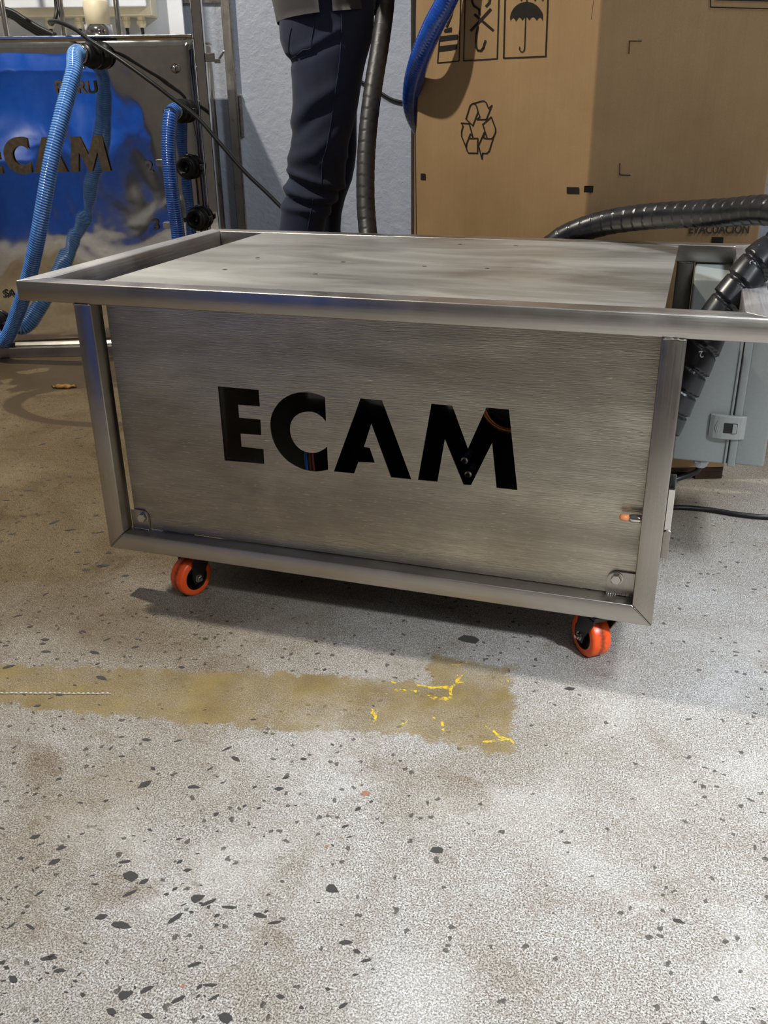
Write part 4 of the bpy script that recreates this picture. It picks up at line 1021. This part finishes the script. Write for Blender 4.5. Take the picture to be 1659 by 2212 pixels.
# body above: arms, neck and head grown as one skin (outside the frame)
def skin_body():
    c = (tab[3][1] + tab[3][2]) / 2; top = tab[-1][0]
    V = [(c, 0, top - .10), (c, 0, top + .02), (c + .012, 0, top + .06), (c + .03, 0, top + .12), (c + .03, 0, top + .20), (c + .02, 0, top + .25)]
    Rd = [.10, .062, .055, .078, .088, .062]; E = [(0, 1), (1, 2), (2, 3), (3, 4), (4, 5)]
    for s in (-1, 1):
        b = len(V); V += [(c - .005, s * .13, top - .05), (c - .01, s * .205, top - .10), (c + .0, s * .235, top - .34), (c + .10, s * .20, top - .14), (c + .12, s * .19, top - .07)]
        Rd += [.06, .055, .042, .030, .026]; E += [(0, b), (b, b + 1), (b + 1, b + 2), (b + 2, b + 3), (b + 3, b + 4)]
        palm = b + 4
        for k in range(4):
            q = len(V); V += [(c + .128, s * (.215 - .018 * k), top - .018 - .002 * k), (c + .136, s * (.214 - .018 * k), top + .016), (c + .150, s * (.212 - .018 * k), top + .034)]; Rd += [.0105, .009, .0078]; E += [(palm, q), (q, q + 1), (q + 1, q + 2)]
        q = len(V); V += [(c + .130, s * .155, top - .050), (c + .138, s * .140, top - .022)]; Rd += [.012, .0095]; E += [(palm, q), (q, q + 1)]
    me = bpy.data.meshes.new('body'); me.from_pydata([tuple(P3(*v)) for v in V], E, []); o = bpy.data.objects.new('body', me); C.objects.link(o)
    md = o.modifiers.new('s', 'SKIN'); sk = me.skin_vertices[0].data
    for i, r in enumerate(Rd): sk[i].radius = (r, r)
    sk[0].use_root = True; o.modifiers.new('d', 'SUBSURF').levels = 2
    bpy.context.view_layer.update(); nm = bpy.data.meshes.new_from_object(o.evaluated_get(bpy.context.evaluated_depsgraph_get())); bpy.data.objects.remove(o)
    b2 = bmesh.new(); b2.from_mesh(nm)
    hd = P3(c + .03, 0, top + .17)
    lathe(b2, [(-.018, .004), (-.01, .012), (.012, .010), (.03, .004)], hd + FD * .088 + Vector((0, 0, .0)), (0, 0, 1), 10)
    for s in (-1, 1):
        lathe(b2, [(0, .024), (.008, .027), (.012, .02)], hd + SD * s * .082 - FD * .008, SD * s + FD * -.2, 14)
    body = pobj('body', b2, 'skin', per, True)
    for s in (-1, 1): pobj('eye', lat([(-.008, .006), (-.002, .009), (.001, .006), (.0018, .002)], hd + FD * .074 + SD * s * .032 + Vector((0, 0, .022)), FD, 14), 'print_white', body, True)
    pobj('mouth', bx((-.022, -.004, -.004), (.022, .004, .004), .002, Matrix.Translation(hd + FD * .080 + Vector((0, 0, -.045))) @ Matrix(((SD.x, FD.x, 0, 0), (SD.y, FD.y, 0, 0), (0, 0, 1, 0), (0, 0, 0, 1)))), simple('lips', (150, 88, 78), .5), body)
    hb = bmesh.new(); bmesh.ops.create_uvsphere(hb, u_segments=24, v_segments=16, radius=.104, matrix=Matrix.Translation(hd - FD * .018 + Vector((0, 0, .032))))
    bmesh.ops.delete(hb, geom=[v for v in hb.verts if (v.co - hd).z < .055 and (v.co - hd).dot(FD) > .0 or (v.co - hd).z < -.045], context='VERTS')
    pobj('hair', hb, 'hair', body, True)
    # sleeves
    for s in (-1, 1):
        a, b, d_ = P3(c - .004, s * .155, top - .070), P3(c - .01, s * .212, top - .12), P3(c - .004, s * .236, top - .24)
        pobj('sleeve', sweep([a, b, d_], lambda s_, th, u: .074 - .008 * u, ds=.015, seg=22, cap=False), 'shirt', sh, True)
skin_body()
def shoe(f0, s0):
    bm = bmesh.new(); R = [(-.07, .030, .06), (-.05, .037, .085), (.0, .040, .085), (.05, .043, .066), (.11, .047, .050), (.16, .043, .040), (.185, .025, .028)]
    rr = []
    for f, hw, hh in R:
        rr.append([bm.verts.new(P3(f0 + f, s0 + hw * math.cos(a), max(.002, .004 + (hh * math.sin(a) if math.sin(a) > 0 else 0)))) for a in [2 * PI * i / 16 for i in range(16)]])
    for a, b in zip(rr, rr[1:]):
        for i in range(16): bm.faces.new((a[i], a[(i + 1) % 16], b[(i + 1) % 16], b[i]))
    bm.faces.new(rr[0][::-1]); bm.faces.new(rr[-1]); bmesh.ops.recalc_face_normals(bm, faces=bm.faces)
    pobj('shoe', bm, 'shoe', per, True)
shoe((rings[-1][0] + rings[-1][1]) / 2, .095); shoe((far_r[-1][0] + far_r[-1][1]) / 2, -.095)

# ================================================================== SMALL THINGS ON THE FLOOR
lf = onz(139, 838); bm = bmesh.new(); nn = 9; v0 = []
for i in range(nn):
    u = i / (nn - 1) - .5
    for j in range(4):
        v_ = j / 3 - .5; wv = math.cos(u * PI) ** .5 if abs(u) < .5 else 0
        bm.verts.new(lf + Vector((u * .075, v_ * .030 * wv + u * .02, .004 + .010 * math.cos(u * 2.6) * (1 - 2 * abs(v_)) + .003 * math.sin(u * 22))))
bm.verts.ensure_lookup_table()
for i in range(nn - 1):
    for j in range(3): bm.faces.new([bm.verts[i * 4 + j], bm.verts[(i + 1) * 4 + j], bm.verts[(i + 1) * 4 + j + 1], bm.verts[i * 4 + j + 1]])
bmesh.ops.solidify(bm, geom=bm.faces[:], thickness=.0006)
tag(obj('dry_leaf', bm, 'leaf', None, True), 'curled tan dry leaf on the wet floor left of the cart', 'leaf')
P = [onz(-40 + i * 8, 1497 + .035 * i * 1.0 + random.uniform(-.6, .6), .0012) for i in range(36)]
tag(obj('glint', sweep(P, lambda s, th, u: .0009 + .0006 * math.sin(s * 900), ds=.0012, seg=6), 'white_glint', None, True), 'thin white strand for the thread lying on the faded yellow line', 'glint')  # white strand drawn in for the highlights along a seam crack

# big blue container behind the photographer, seen only in the tank's mirror skin
bxy = (-.95, -2.45)
dr = thing('blue_container', 'large blue round container seen only reflected in the polished tank', 'container', (bxy[0], bxy[1], 0))
bm = lat([(0, .56), (.02, .58), (.40, .60), (.41, .62), (.45, .62), (.46, .60), (.86, .60), (.87, .62), (.91, .62), (.92, .60), (1.24, .56), (1.30, .50), (1.30, .02)], (*bxy, .001), (0, 0, 1), 56)
pobj('container_shell', bm, 'blue_drum', dr, True)
pobj('container_lid', lat([(0, .40), (.02, .40), (.04, .36)], (*bxy, 1.302), (0, 0, 1), 40), 'blue_drum', dr, True)
